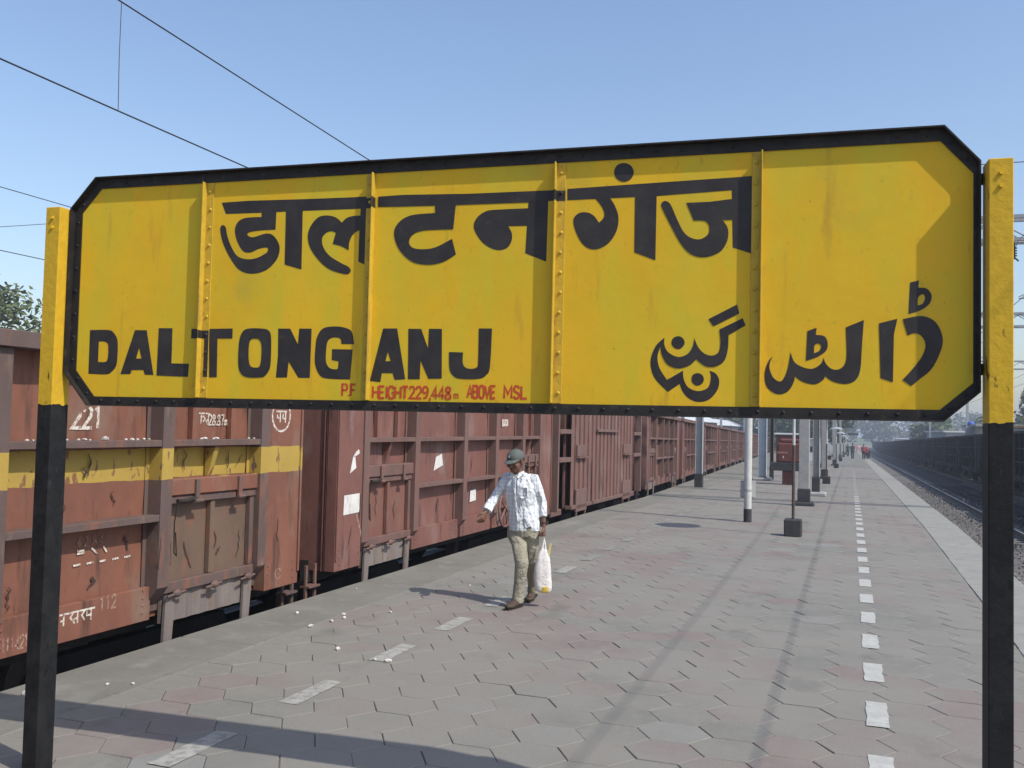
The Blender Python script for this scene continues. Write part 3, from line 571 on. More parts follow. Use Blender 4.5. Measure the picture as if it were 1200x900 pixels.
# ---------------------------------------------------------------- wagons
def wagon(name, y0, L_, mats, label, stan, doors, xc, side=1, simple=False, low=False):
    """open bogie wagon; local origin at near end, centre of track, rail level (world -0.8); side +1 shows +x"""
    pm, fm, dm, am = [M[k] for k in mats]
    t = empty(name, (xc, y0, -.8), 0, label, 'goods wagon')
    P = 1.50; ZL, ZH = .93, 3.15
    s = side
    def X(a, b_): return (min(a*s, b_*s), max(a*s, b_*s))
    def bx(mb, xa, xb, *r, b=.005): mb.bbox(*X(xa, xb), *r, b=b)
    mb = MB(); nx, nz = (36, 10) if not simple else (2, 1); vs = []; sd = len(bpy.data.objects)*.37
    for i in range(nx+1):
        for j in range(nz+1):
            yy = L_*i/nx; zz = ZL+(ZH-.01-ZL)*j/nz
            vs.append((s*(P-.009+(.020*mnoise.noise(Vector((yy*1.9, zz*1.7, sd)))+.008*mnoise.noise(Vector((yy*5, zz*5, sd))) if 0 < i < nx else 0)*(0 if simple else 1)), yy, zz))
    mb.add(vs, [(i*(nz+1)+j, (i+1)*(nz+1)+j, (i+1)*(nz+1)+j+1, i*(nz+1)+j+1) for i in range(nx) for j in range(nz)]); mb.box(*X(P-.045, P-.035), 0, L_, ZL, ZH-.01); mb.build('side_panel', pm, t, True)
    mb = MB(); bx(mb, -P, -P+.03, .0, L_, ZL, ZH-.01); mb.build('side_panel', pm, t)
    for ya, yb in ((.02, .05), (L_-.05, L_-.02)):
        mb = MB(); mb.box(-P+.031, P-.031, ya, yb, ZL, ZH-.02)
        mb.build('end_panel', pm, t)
    mb = MB(); mb.box(-P+.032, P-.032, .06, L_-.06, 1.05, 1.1); mb.build('floor', M['under'], t)
    # end flange plates either side of corner, slightly proud
    for ya, yb in ((0, stan[0]-.075), (stan[-1]+.075, L_)):
        mb = MB(); bx(mb, P+.001, P+.13, ya, yb, ZL, ZH-.13); mb.build('corner_plate', pm, t)
    # top coping rail
    mb = MB(); bx(mb, P-.04, P+.19, -.01, L_+.01, ZH-.115, ZH); bx(mb, -P-.15, -P+.04, -.01, L_+.01, ZH-.115, ZH); mb.build('top_rail', fm, t)
    mb = MB(); mb.bbox(-P+.041, P-.041, -.01, .08, ZH-.11, ZH-.005); mb.bbox(-P+.041, P-.041, L_-.08, L_+.01, ZH-.11, ZH-.005); mb.build('top_rail', fm, t)
    for y in stan:
        mb = MB()
        z0 = 1.04
        # hat section with cut-back foot
        pr = [(P+.001, z0-.02), (P+.14, z0+.15), (P+.145, ZH-.12), (P+.001, ZH-.12)]
        mb.prism([(a*s, b_) for a, b_ in pr], 'y', y-.068, y+.068)
        bx(mb, P+.001, P+.012, y-.105, y+.105, ZL+.05, ZH-.125)
        if s > 0 and not simple:
            pass
        mb.build('side_stanchion', fm, t)
    if not low:
        for y in (stan if simple else stan[1:-1:2]):
            mb = MB(); mb.box(*X(-P-.12, -P-.001), y-.06, y+.06, 1.0, ZH-.12); mb.build('side_stanchion', fm, t)
    edges = [(stan[i]+.07, stan[i+1]-.07) for i in range(len(stan)-1)]
    for i, (ya, yb) in enumerate(edges):
        mb = MB(); bx(mb, P+.001, P+.14, ya, yb, 2.345, 2.40, b=.004); mb.build('side_rail', fm, t)
        if i in doors:
            # short stub, lintel beam, door, apron with two legs
            ym = (ya+yb)/2
            mb = MB(); mb.prism([(s*(P+.001), 2.06), (s*(P+.03), 2.06), (s*(P+.11), 2.344), (s*(P+.001), 2.344)], 'y', ym-.03, ym+.03)
            if not low:
                for q in (.3, .74):
                    yq = ya+(yb-ya)*q; mb.box(*X(P+.001, P+.05), yq-.03, yq+.03, 2.401, ZH-.12)
            mb.build('gusset', pm, t)
            mb = MB(); bx(mb, P+.001, P+.12, ya, yb, 1.93, 2.07, b=.008); be = mb.build('door_lintel', fm if not mats[0].endswith('band') else pm, t)
            if not simple:
                for q in (.27, .76):
                    mb = MB(); yq = ya+(yb-ya)*q; bx(mb, P+.121, P+.145, yq-.025, yq+.025, 1.86, 2.06, b=.004)
                    mb.tube([(s*(P+.15), yq-.05, 1.875), (s*(P+.15), yq+.05, 1.875)], .018, 8); mb.build('hinge', fm, be)
            dd = MB(); dd.box(*X(P+.002, P+.03), ya+.02, yb-.02, 1.14, 1.92); do = dd.build('door', dm, t)
            for (a, b_, c_, d_) in ((ya, yb, 1.86, 1.925), (ya, yb, 1.12, 1.21)):
                mb = MB(); bx(mb, P+.031, P+.10, a, b_, c_, d_, b=.006); mb.build('door_frame', fm, do)
            for a in (ya, ym-.03, yb-.06):
                mb = MB(); bx(mb, P+.031, P+.085, a, a+.06, 1.211, 1.859, b=.006); mb.build('door_frame', fm if a != ym-.03 else dm, do)
            mb = MB(); n = 12
            vs = []; 
            for k in range(n+1):
                yy = ya+.02+(yb-ya-.04)*k/n; xx = P+.05+(.012 if k % 2 else 0)
                vs += [(s*xx, yy, .87), (s*xx, yy, 1.115)]
            mb.add(vs, [(2*k, 2*k+2, 2*k+3, 2*k+1) for k in range(n)]); mb.box(*X(P+.02, P+.045), ya+.02, yb-.02, .87, 1.115)
            mb.build('apron', am, t)
            for yq in (ya+.02, yb-.14):
                mb = MB(); mb.prism([(yq-.02, .60), (yq+.08, .60), (yq+.12, 1.10), (yq-.0, 1.10)], 'x', *X(P+.075, P+.10)); mb.build('support_leg', am, t)
            if not simple:
                for yq in (ya+.12, ym, yb-.12):
                    mb = MB(); mb.ball((s*(P+.13), yq, 1.115), (.03, .05, .035)); mb.tube([(s*(P+.13), yq-.12, 1.10), (s*(P+.13), yq+.1, 1.12)], .012, 6); mb.build('latch', fm, do, True)
                mb = MB(); mb.tube([(s*(P+.115), ya+.10, 1.885), (s*(P+.13), ya+.2, 1.88), (s*(P+.13), ya+.32, 1.90)], .018, 8)
                mb.tube([(s*(P+.12), ya+.10, 1.87), (s*(P+.10), ya+.09, 1.70), (s*(P+.10), ya+.10, 1.45), (s*(P+.10), ya+.13, 1.42), (s*(P+.10), ya+.11, 1.62)], .006, 5)
                mb.build('latch_chain', M['under'], do)
        else:
            mb = MB(); bx(mb, P+.001, P+.14, ya, yb, 1.735, 1.79, b=.004); mb.build('side_rail', fm, t)
            mb = MB(); bx(mb, P+.001, P+.06, ya-.02, yb+.02, ZL, ZL+.27, b=.004); mb.build('sill_plate', pm, t)
    # corner post edge strips
    for ya in (.0, L_-.03):
        mb = MB(); bx(mb, P+.131, P+.15, ya+.001, ya+.029, ZL+.12, ZH-.14); mb.build('corner_strip', pm, t)
    if not simple:
        for ya, yb in ((0, stan[0]-.075), (stan[-1]+.075, L_)):
            mb = MB(); far_ = ya > 1
            for zz in (1.0, 1.08, 1.16):
                yy = (L_-.10) if far_ else .10
                mb.ball((s*(P+.131), yy, zz), (.007, .012, .012), 6, 4)
                mb.ball((s*(P+.131), (yb-.05) if not far_ else ya+.05, zz), (.007, .012, .012), 6, 4)
            tag(mb.build('rivets', fm, t), kind='stuff')
        # rivet rows along the sill
        mb = MB()
        for y in stan:
            for zz in (1.0, 1.06, 1.12, 1.18):
                for e in (-.14, .14): mb.ball((s*(P+.0615), y+e, zz), (.008, .011, .011), 6, 4)
        tag(mb.build('rivets', pm, t), kind='stuff')
    # underframe
    mb = MB(); mb.box(-.2, .2, -.05, L_+.05, .75, 1.04); mb.box(-1.3, -1.2, 0, L_, .8, 1.04); mb.box(1.2, 1.3, 0, L_, .8, 1.04); mb.box(-.55, -.40, 2.9, L_-2.9, .12, .8); mb.box(-.40, .2, 3.1, L_-3.4, .45, .8); mb.build('underframe_and_skirt', M['under'], t)  # two lowest boxes are dark plates added to block the lit gap beneath
    for yb in (1.55, L_-1.55):
        bo = MB()
        for sx in (-1, 1): bo.prism([(yb-1.2, .5), (yb-.3, .38), (yb+.3, .38), (yb+1.2, .5), (yb+1.1, .68), (yb-1.1, .68)], 'x', sx*1.02-.06, sx*1.02+.06)
        bo.box(-.95, .95, yb-.15, yb+.15, .4, .75); bo.box(-.75, -.70, yb-1.1, yb+1.1, .12, .75)  # thin upright plate added to keep the gap between the wheels dark
        bf = bo.build('bogie_frame', M['under'], t)
        if not low:
            for ya in (-.9, .9):
                for sx in (-1, 1):
                    w_ = MB(); w_.tube([(sx*.80, yb+ya, .45), (sx*.93, yb+ya, .45)], .45, 20); w_.tube([(sx*.78, yb+ya, .45), (sx*.80, yb+ya, .45)], .48, 20)
                    w_.build('wheel', M['rail_steel'], bf, True)
    for ya, dr in ((0, -1), (L_, 1)):
        mb = MB(); mb.box(-.09, .09, min(ya, ya+dr*.42), max(ya, ya+dr*.42), .82, 1.0); mb.bbox(-.15, .15, min(ya+dr*.30, ya+dr*.44), max(ya+dr*.30, ya+dr*.44), .78, 1.05, b=.03); mb.build('coupler', M['under'], t)
        if not low and s > 0:
            # corner step
            mb = MB()
            yy = ya+dr*.14
            mb.tube([(1.42, yy-.09, 1.02), (1.42, yy-.09, .55)], .022, 6); mb.tube([(1.42, yy+.09, 1.02), (1.42, yy+.09, .55)], .022, 6)
            mb.box(1.36, 1.48, yy-.11, yy+.11, .53, .56); mb.box(1.36, 1.48, yy-.11, yy+.11, .78, .80); mb.build('corner_step', fm, t)
    return t
S0 = [.65, 2.02, 3.65, 4.95, 6.25, 7.2]; LW = 7.85
S1 = [LW-a for a in reversed(S0)]
w1 = wagon('open_goods_wagon', .52, LW, ('wag_band', 'fr_band', 'door_grey', 'apron'), 'dusty orange-red open goods wagon with a yellow stripe, nearest behind the name board', S1, (0, 4), TL)
w2 = wagon('open_goods_wagon', 9.10, LW, ('wag_maroon', 'fr_maroon', 'door_red', 'apron'), 'maroon open goods wagon with white paper stickers, behind the walking man', S0, (0, 4), TL)
# writing on the wagons (flat print)
XW1 = 1.50
putW = lambda o0: (lambda x, z, o: (XW1+o0+.0012+(o % .003), x, z+.8))
def wmark(parent, strokes, y0, xo, wd, m, name='painted_marking'):
    mb = MB(); k = 0
    for st in strokes: ribbon(mb, [(a-y0, b_) for a, b_ in st], wd, putW(xo), k*.0002); k += 1
    return mb.build(name, m, parent)
def wtext(parent, text, ya, z, h, wd, y0, xo, m, hs=1.0):
    mb = MB(); write(mb, text, ya-y0, z, h, wd, putW(xo), 1.0, hs=hs); return mb.build('painted_marking', m, parent)
wtext(w1, '221', 5.46, 1.69, .17, .030, .52, .0, M['white_mark'], 1.05)
wtext(w1, '.28.87m2', 7.02, 1.725, .095, .013, .52, .0, M['white_mark'], .9)
wmark(w1, [[(6.90, 1.83), (7.05, 1.83)], [(6.93, 1.83), (6.93, 1.74)], [(6.93, 1.79), (6.96, 1.81), (6.985, 1.78), (6.955, 1.755)], [(7.03, 1.83), (7.03, 1.73)], [(7.03, 1.78), (7.0, 1.76), (7.01, 1.735)]], .52, .0, .013, M['white_mark'])
cy, cz, cr = 7.99, 1.83, .155
wmark(w1, [[(cy+cr*math.cos(a*math.pi/12), cz+cr*math.sin(a*math.pi/12)) for a in range(25)]], .52, .13, .022, M['white_mark'])
wmark(w1, [[(7.90, 1.87), (8.08, 1.87)], [(7.97, 1.87), (7.97, 1.76)], [(7.97, 1.80), (7.92, 1.81), (7.92, 1.84)], [(8.06, 1.87), (8.06, 1.76)], [(8.06, 1.80), (8.01, 1.80), (8.02, 1.85)]], .52, .13, .018, M['white_mark'])
wmark(w1, [[(5.36, .335), (5.70, .335)], [(5.40, .335), (5.40, .25)], [(5.40, .29), (5.37, .29)], [(5.49, .335), (5.46, .30), (5.49, .27)], [(5.53, .335), (5.53, .25)], [(5.53, .29), (5.49, .28), (5.50, .25)], [(5.60, .335), (5.57, .30), (5.60, .26)], [(5.66, .335), (5.66, .25)], [(5.66, .29), (5.62, .29), (5.62, .32)]], .52, .06, .014, M['white_mark'])
wtext(w1, '112', 5.75, .30, .10, .016, .52, .06, M['faint_mark'])
wtext(w1, '1114217', 4.87, .17, .09, .014, .52, .06, M['faint_mark'], .7)
wmark(w1, [[(5.53+.13*i, .665), (5.60+.13*i, .668)] for i in range(5)]+[[(5.56, .75), (5.63, .75)], [(5.56, .77), (5.63, .77)], [(5.70, .78), (5.76, .73)], [(5.82, .78), (5.86, .73)]], .52, .0, .016, M['white_mark'])
wtext(w1, '4 208 4', 5.56, .80, .07, .010, .52, .0, M['faint_mark'])
wmark(w1, [[(8.02+.05*math.cos(a*math.pi/8), .27+.05*math.sin(a*math.pi/8)) for a in range(17)], [(7.99, .27), (8.05, .27)]], .52, .13, .012, M['faint_mark'])
def paper(parent, y0, ya, yb, za, zb, xo, jag=.0, m='paper'):
    mb = MB(); p = [(ya, za), (yb, za+.03*jag), (yb-.02*jag, zb), (ya+.03*jag, zb-.02*jag)]
    mb.prism([(a-y0, b_+.8) for a, b_ in p], 'x', XW1+xo+.0015, XW1+xo+.0035); return mb.build('paper_label', M[m], parent)
paper(w2, 9.10, 9.26, 9.62, .74, .965, .13, .3)
paper(w2, 9.10, 9.38, 9.52, 1.20, 1.42, .13, 2.0); paper(w2, 9.10, 9.46, 9.60, 1.38, 1.47, .13, 1.5)
paper(w2, 9.10, 11.93, 12.24, 1.13, 1.36, 0, 2.2)
paper(w2, 9.10, 13.27, 13.52, .60, .79, 0, .6)
paper(w2, 9.10, 14.60, 14.90, 1.76, 1.88, 0, .2, 'white_mark')
wmark(w2, [[(14.66, 1.80), (14.66, 1.85), (14.74, 1.85), (14.74, 1.80)], [(14.78, 1.80), (14.84, 1.85), (14.84, 1.80)]], 9.10, .0035, .012, M['wag_maroon'])
wmark(w2, [[(9.56, .73), (9.70, .45)]], 9.10, .13, .03, M['faint_mark'])
# rust streaks and scrape marks
def scrape(parent, y0, ya, za, ln, xo, seed, wd=.02, mm='rust_dark'):
    rr = random.Random(seed); pts = []; y, z = ya-y0, za; n = 7
    for i in range(n): pts.append((y, z)); y += rr.uniform(-.03, .03); z -= ln/n
    mb = MB(); P = [Vector(p) for p in pts]; vs = []
    for i, p in enumerate(P):
        w_ = wd*(.25+.75*math.sin(math.pi*(i+.4)/n))*rr.uniform(.5, 1.1); vs += [(p.x-w_/2, p.y), (p.x+w_/2, p.y)]
    mb.add([(XW1+xo+.0016, a, b_+.8) for a, b_ in vs], [(2*i, 2*i+1, 2*i+3, 2*i+2) for i in range(n-1)]); return mb.build('scrape_mark', M[mm], parent)
M['rust_dark'] = mat('rust_dark', [(.045, .028, .022), (.07, .038, .028)], 14, .8, .1)
for k, (ya, za, ln, xo, wd) in enumerate([(5.62, 1.50, .2, .004, .02), (5.60, 1.40, .1, .004, .03), (6.70, 1.52, .22, .004, .018), (7.35, 1.50, .2, .004, .018), (7.55, 1.46, .15, .004, .014),
        (6.72, .72, .28, .034, .026), (7.12, .78, .25, .034, .022), (7.22, .62, .08, .034, .05), (7.50, .75, .3, .034, .018), (6.50, .95, .3, .034, .018), (7.98, .82, .28, .133, .02), (6.05, .84, .14, .004, .035), (5.72, .56, .1, .004, .05), (5.40, 1.22, .2, .004, .016), (5.9, 1.2, .14, .004, .02), (4.95, .6, .2, .004, .02), (6.30, .80, .3, .149, .012)]):
    scrape(w1, .52, ya, za, ln, xo, k, wd)
for k, (ya, za, ln, xo, wd) in enumerate([(10.2, .9, .3, .034, .02), (10.7, .8, .25, .034, .02), (12.1, .75, .25, .004, .03), (12.6, .9, .3, .004, .02), (13.3, 1.3, .3, .004, .02), (9.45, .6, .3, .133, .02), (14.2, 1.3, .25, .004, .02), (9.65, .95, .35, .133, .03)]):
    scrape(w2, 9.10, ya, za, ln, xo, 40+k, wd)
# brake hand wheel on the second wagon
hw = empty('brake_wheel_frame', (0, 0, 0)); bpy.data.objects.remove(hw)
mb = MB(); cy, cz, r = 14.55-9.10, 1.22, .30
ring = [(1.62, cy+r*math.cos(a*math.pi/10), cz+r*math.sin(a*math.pi/10)) for a in range(21)]
mb.tube(ring, .02, 6, cap=False)
for a in range(5): mb.tube([(1.62, cy, cz), (1.62, cy+r*math.cos(a*1.2566), cz+r*math.sin(a*1.2566))], .016, 6)
mb.tube([(1.45, cy, cz), (1.66, cy, cz)], .035, 8); mb.build('brake_wheel', M['wag_maroon'], w2, True)

# third wagon: covered, corrugated, with a recessed ladder end
def covered(y0, L_, rec, label):
    pm, fm = M['wag_oxide'], M['fr_oxide']; P = 1.50; ZL, ZH = .93, 3.15
    t = empty('covered_goods_wagon', (TL, y0, -.8), 0, label, 'goods wagon')
    # corrugated side
    ya, yb = rec, L_-rec; mb = MB(); n = int((yb-ya)/.34); vs = []; prof = []
    for k in range(n):
        y = ya+(yb-ya)*k/n; d_ = (yb-ya)/n
        prof += [(y, P+.13), (y+d_*.62, P+.13), (y+d_*.68, P+.02), (y+d_*.94, P+.02)]
    prof.append((yb, P+.13))
    for y, x in prof: vs += [(x, y, ZL+.06), (x, y, ZH-.1)]
    mb.add(vs, [(2*k, 2*k+2, 2*k+3, 2*k+1) for k in range(len(prof)-1)]); mb.box(P-.04, P-.002, ya, yb, ZL, ZH-.1)
    mb.build('corrugated_side', pm, t)
    MB().box(-P, -P+.04, ya, yb, ZL, ZH-.1).build('side_panel', pm, t)
    MB().bbox(P+.02, P+.17, ya, yb, ZL-.02, ZL+.058).build('sill_plate', fm, t)
    MB().bbox(-P, P+.17, ya-.02, yb+.02, ZH-.1, ZH).build('roof', fm, t)
    for e, (a, b_) in enumerate(((0, rec), (yb, L_))):
        inner = rec-.25 if e == 0 else yb+.25
        sgn = -1 if e == 0 else 1
        MB().box(-P, P-.30, inner-.02, inner+.02, ZL, ZH-.05).build('end_panel', pm, t)
        yo = .03 if e == 0 else L_-.10
        MB().bbox(P-.02, P+.15, yo, yo+.08, ZL, ZH).build('corner_post', fm, t)
        MB().bbox(P-.02, P+.16, (a+.11 if e == 0 else b_-rec+.01), (b_-.01 if e == 0 else b_-.11), 2.44, 2.53).build('ladder_bar', fm, t)
        MB().bbox(P-.02, P+.16, (a+.11 if e == 0 else b_-rec+.01), (b_-.01 if e == 0 else b_-.11), 1.88, 1.97).build('ladder_bar', fm, t)
        MB().bbox(P-.02, P+.16, (a+.11 if e == 0 else b_-rec+.01), (b_-.01 if e == 0 else b_-.11), ZH-.1, ZH).build('ladder_bar', fm, t)
        for q in (.38, .66): 
            yq = a+rec*q; MB().bbox(P-.22, P-.12, yq-.11, yq+.11, ZL+.1, ZH-.11).build('end_stiffener', pm, t)
        MB().bbox(-P, P-.02, a+.1, b_-.1, ZL-.12, ZL).build('end_sill', fm, t)
    # door bracket boxes
    for yc in (rec+.75, L_-rec-.9):
        mb = MB(); mb.bbox(P+.131, P+.17, yc-.38, yc+.38, 1.98, 2.22); mb.bbox(P+.131, P+.21, yc-.40, yc+.40, 1.94, 1.975); mb.build('latch_bracket', fm, t)
        mb = MB(); mb.bbox(P+.131, P+.17, yc-.42, yc+.42, .84, 1.30); mb.build('door_foot_plate', fm, t)
        for q in (-.36, .34):
            MB().box(P+.14, P+.165, yc+q-.03, yc+q+.03, .60, .838).build('support_leg', fm, t)
    mb = MB(); mb.bbox(P+.131, P+.19, L_/2-1.0, L_/2+1.0, 2.50, 2.56); mb.build('header_bar', fm, t)
    MB().box(-1.2, 1.2, .1, L_-.1, .72, .92).box(-.5, -.4, .3, L_-.3, .1, .72).build('underframe_and_skirt', M['under'], t)  # second box is an added dark skirt closing off the bright gap below
    for yb in (1.55, L_-1.55):
        bf = MB().box(-1.1, 1.1, yb-1.1, yb+1.1, .4, .7).build('bogie_frame', M['under'], t)
        for q in (-.85, .85):
            for sx in (-1, 1): MB().tube([(sx*.8, yb+q, .45), (sx*1.15, yb+q, .45)], .45, 16).build('wheel', M['rail_steel'], bf, True)
    MB().bbox(-.12, .12, -.4, .0, .8, 1.0).build('coupler', M['under'], t); MB().bbox(-.12, .12, L_, L_+.4, .8, 1.0).build('coupler', M['under'], t)
    # labels
    mb = MB(); mb.bbox(P-.119, P-.116, .42, .54, 1.99, 2.30); mb.build('paper_label', M['paper'], t)
    for k in range(3): MB().box(P-.119, P-.116, .13, .25, 2.12+k*.07, 2.14+k*.07).build('painted_marking', M['white_mark'], t)
    return t
def settle(o, L_, left=True):
    y = o.location.y
    if y+L_ > 20:
        o.location.z += gz(y); sz = (gz(y+L_)-gz(y))/L_
        if left: o.location.x += gx(y); o.rotation_euler.z = math.atan(-(gx(y+L_)-gx(y))/L_)
        o.rotation_euler.x = math.atan(sz)
w3 = covered(17.30, 8.0, 1.0, 'covered goods wagon with corrugated dull red sides beyond the maroon wagon')
w4 = wagon('open_goods_wagon', 26.1, LW, ('wag_oxide', 'fr_oxide', 'door_red', 'apron'), 'dull red open goods wagon next beyond the corrugated covered wagon', S0, (0, 4), TL, simple=True)
settle(w3, 8.0)
y = 26.1+LW+.85; k = 0
w5 = wagon('open_goods_wagon', y, LW, ('wag_maroon', 'fr_maroon', 'door_red', 'apron'), 'maroon open goods wagon, fifth in the line of red wagons', S1, (0, 4), TL, simple=True)
words = ['sixth', 'seventh', 'eighth', 'ninth', 'tenth']
for k in range(24):
    y += LW+.85
    c = copy_tree(w4 if k % 2 == 0 else w5); c.location.y = y; c['group'] = 'rusty red goods wagons standing left of the platform'
    settle(c, LW)
    c['label'] = ('red open goods wagon, %s in the line counted from the camera' % words[k]) if k < 5 else 'far red open goods wagon shrinking towards the distance behind the platform poles'
settle(w4, LW); settle(w5, LW)
for o in (w1, w2, w3, w4, w5): o['group'] = 'rusty red goods wagons standing left of the platform'
# black coal wagons on the right
b1 = wagon('coal_wagon', 30.0, 9.8, ('wag_coal', 'fr_coal', 'wag_coal', 'fr_coal'), 'black coal wagon nearest behind the right post of the name board', [.6, 2.0, 3.3, 4.6, 5.9, 7.2, 8.5, 9.25], (1, 6), TR2, side=-1, simple=True, low=True)
b1['group'] = 'black coal wagons on the far right track'
heap = MB(); n = 24
vs = []
for i in range(n+1):
    for j in range(7):
        xx = -1.4+2.8*j/6; yy = .1+9.6*i/n; e = math.sin(math.pi*j/6)*(.35+.1*mnoise.noise(Vector((i*.4, j*.5, 0))))*min(1, i/3, (n-i)/3)
        vs.append((xx, yy, 2.95+e))
heap.add(vs, [(i*7+j, i*7+j+1, (i+1)*7+j+1, (i+1)*7+j) for i in range(n) for j in range(6)])
hp = heap.mesh('coal_heap', M['wag_coal'])
def coal(par, yy):
    o = link(hp, 'coal_heap'); o.location = (TR2, yy, -.8); return tag(o, None, 'coal', 'heaps of coal in the black wagons', None)
for k in range(30):
    yy = 30.0+10.65*k
    if k:
        c = copy_tree(b1); c.location = (TR2, yy, -.8); c.rotation_euler = (0, 0, 0); settle(c, 9.8, False)
        c['label'] = 'second black coal wagon behind the right post of the name board' if k == 1 else 'one of the black coal wagons in the long dark line right of the empty track'
    if k < 14:
        h = coal(None, yy); settle(h, 9.8, False); h['label'] = 'black coal heaped inside an open wagon of the dark right-hand train'
settle(b1, 9.8, False)

# white stones lying on the rails of the near wagon
random.seed(21)
def stone_mesh(sz, seed):
    rr = random.Random(seed); bm = bmesh.new(); bmesh.ops.create_icosphere(bm, subdivisions=1, radius=1)
    sc_ = (sz*rr.uniform(.8, 1.5), sz*rr.uniform(.8, 1.2), sz*rr.uniform(.5, .8))
    for v in bm.verts: v.co = Vector((v.co.x*sc_[0], v.co.y*sc_[1], v.co.z*sc_[2]))*rr.uniform(.75, 1.15)
    me = bpy.data.meshes.new('white_stone'); bm.to_mesh(me); bm.free(); me.materials.append(M['stone_white']); return me
SM = [stone_mesh(1, i) for i in range(6)]
def stone(x, y, z, s_, label, group):
    o = link(random.choice(SM), 'white_stone'); o.location = (x, y, z+s_*.35); s_ *= .72; o.scale = (s_,)*3; o.rotation_euler = (0, 0, random.uniform(0, 6))
    return tag(o, label, 'stone', group)
xr = TL+1.59
for yy, s_ in [(4.98, .02), (5.03, .016), (5.09, .02), (5.13, .017), (5.33, .022), (5.44, .024), (5.50, .024), (5.55, .018), (5.70, .05), (5.92, .018), (5.99, .022), (6.05, .018), (6.12, .024), (6.18, .018), (6.83, .022), (6.88, .028), (7.04, .03), (7.0, .018), (7.52, .02), (7.60, .017)]:
    if s_ == .05: stone(xr, yy, 1.60, .042, 'largest white stone on the upper ledge of the orange-red wagon, below the number', 'white stones on the wagon ledge')
    elif yy > 7.45: stone(xr, yy, 1.60, s_, 'small white stone on the wagon ledge left of the round white emblem', 'white stones on the wagon ledge')
    elif yy > 6.5: stone(xr, yy, 1.60, s_, 'white stone on the ledge just above the yellow stripe over the grey wagon door', 'white stones on the wagon ledge')
    else: stone(xr, yy, 1.60, s_, 'small white stone in the row on the upper ledge of the orange-red wagon', 'white stones on the wagon ledge')
for x, y, s_, lb in [(-4.81, 7.59, .03, 'white chip close to the platform edge below the gap between wagons'), (-4.39, 7.15, .035, 'white chip on the platform, nearest of the loose group left of the man'),
                   (-4.34, 7.41, .03, 'flat white chip beside the chipped pair left of the man'), (-4.39, 7.71, .032, 'upper white chip of the pair left of the man'), (-4.31, 7.59, .028, 'lower white chip of the pair left of the man'),
                   (-4.06, 8.01, .025, 'white chip just below the tip of the man\'s shadow'), (-3.77, 6.55, .028, 'single white chip above the faded dash'), (-3.35, 6.37, .03, 'left white chip lying on the faded dash'),
                   (-3.24, 6.37, .034, 'right white chip lying on the faded dash'), (-4.64, 5.05, .02, 'left tiny white chip near the shadow of the board'), (-4.50, 5.13, .02, 'right tiny white chip near the shadow of the board'),
                   (-4.93, 4.66, .04, 'long white scrap at the platform edge left of the board\'s left post'), (-4.95, 8.95, .02, 'white chip at the platform edge by the maroon wagon'),
                   (-3.95, 9.7, .018, 'dark small pebble above the man\'s shadow'), (-3.6, 10.2, .018, 'small pebble behind the walking man')]:
    stone(x, y, .0, s_, lb, 'white chips littering the platform')

# ---------------------------------------------------------------- people
def remesh(mb, name, m, parent, voxel, smooth=3, mats=None):
    me = mb.mesh(name, m); o = bpy.data.objects.new(name, me); C.objects.link(o)
    r = o.modifiers.new('r', 'REMESH'); r.mode = 'VOXEL'; r.voxel_size = voxel
    if smooth:
        s_ = o.modifiers.new('s', 'SMOOTH'); s_.iterations = smooth; s_.factor = .5
    dg = bpy.context.evaluated_depsgraph_get(); dg.update()
    me2 = bpy.data.meshes.new_from_object(o.evaluated_get(dg)); o.modifiers.clear(); o.data = me2
    me2.polygons.foreach_set('use_smooth', [True]*len(me2.polygons)); bpy.data.meshes.remove(me); me2.name = name
    o.parent = parent; return o
def hand(mb, w, d, side, curl=(.3, .5, .4), grip=0, r=1.0):
    w = Vector(w); d = Vector(d).normalized(); side = Vector(side); side = (side-d*side.dot(d)).normalized(); n = d.cross(side)
    if grip < 0: n = -n
    mb.tube([w-d*.02, w+d*.01, w+d*.045, w+d*.082, w+d*.092], [(.019, .017), (.024, .015), (.037, .0145), (.036, .013), (.028, .009)], 10, ref=side)
    for i, ln in enumerate((.070, .078, .072, .056)):
        p = w+d*(.080-.004*abs(i-1.3))+side*(.0285-.0185*i); v = d.copy(); pts = [p-d*.012]; ang = 0
        sp = side*(.10-.07*i)
        for k, c_ in enumerate(curl):
            ang += c_*(1+.12*i); v = d*math.cos(ang)+n*math.sin(ang)+sp*max(0, math.cos(ang)); pts.append(p); p = p+v.normalized()*ln*(.42, .32, .26)[k]
        pts.append(p)
        mb.tube(pts, [.0082*r, .0085*r, .0078*r, .0068*r, .0050*r][:len(pts)], 8)
    p = w+d*.018+side*.022; q = p+(d*.6+side*.62+n*.25).normalized()*.042; s2 = q+(d*.9+side*.12+n*.45).normalized()*.032
    mb.tube([p-side*.01, p, q, s2, s2+(s2-q)*.35], [.012, .0125, .0105, .009, .006], 8)
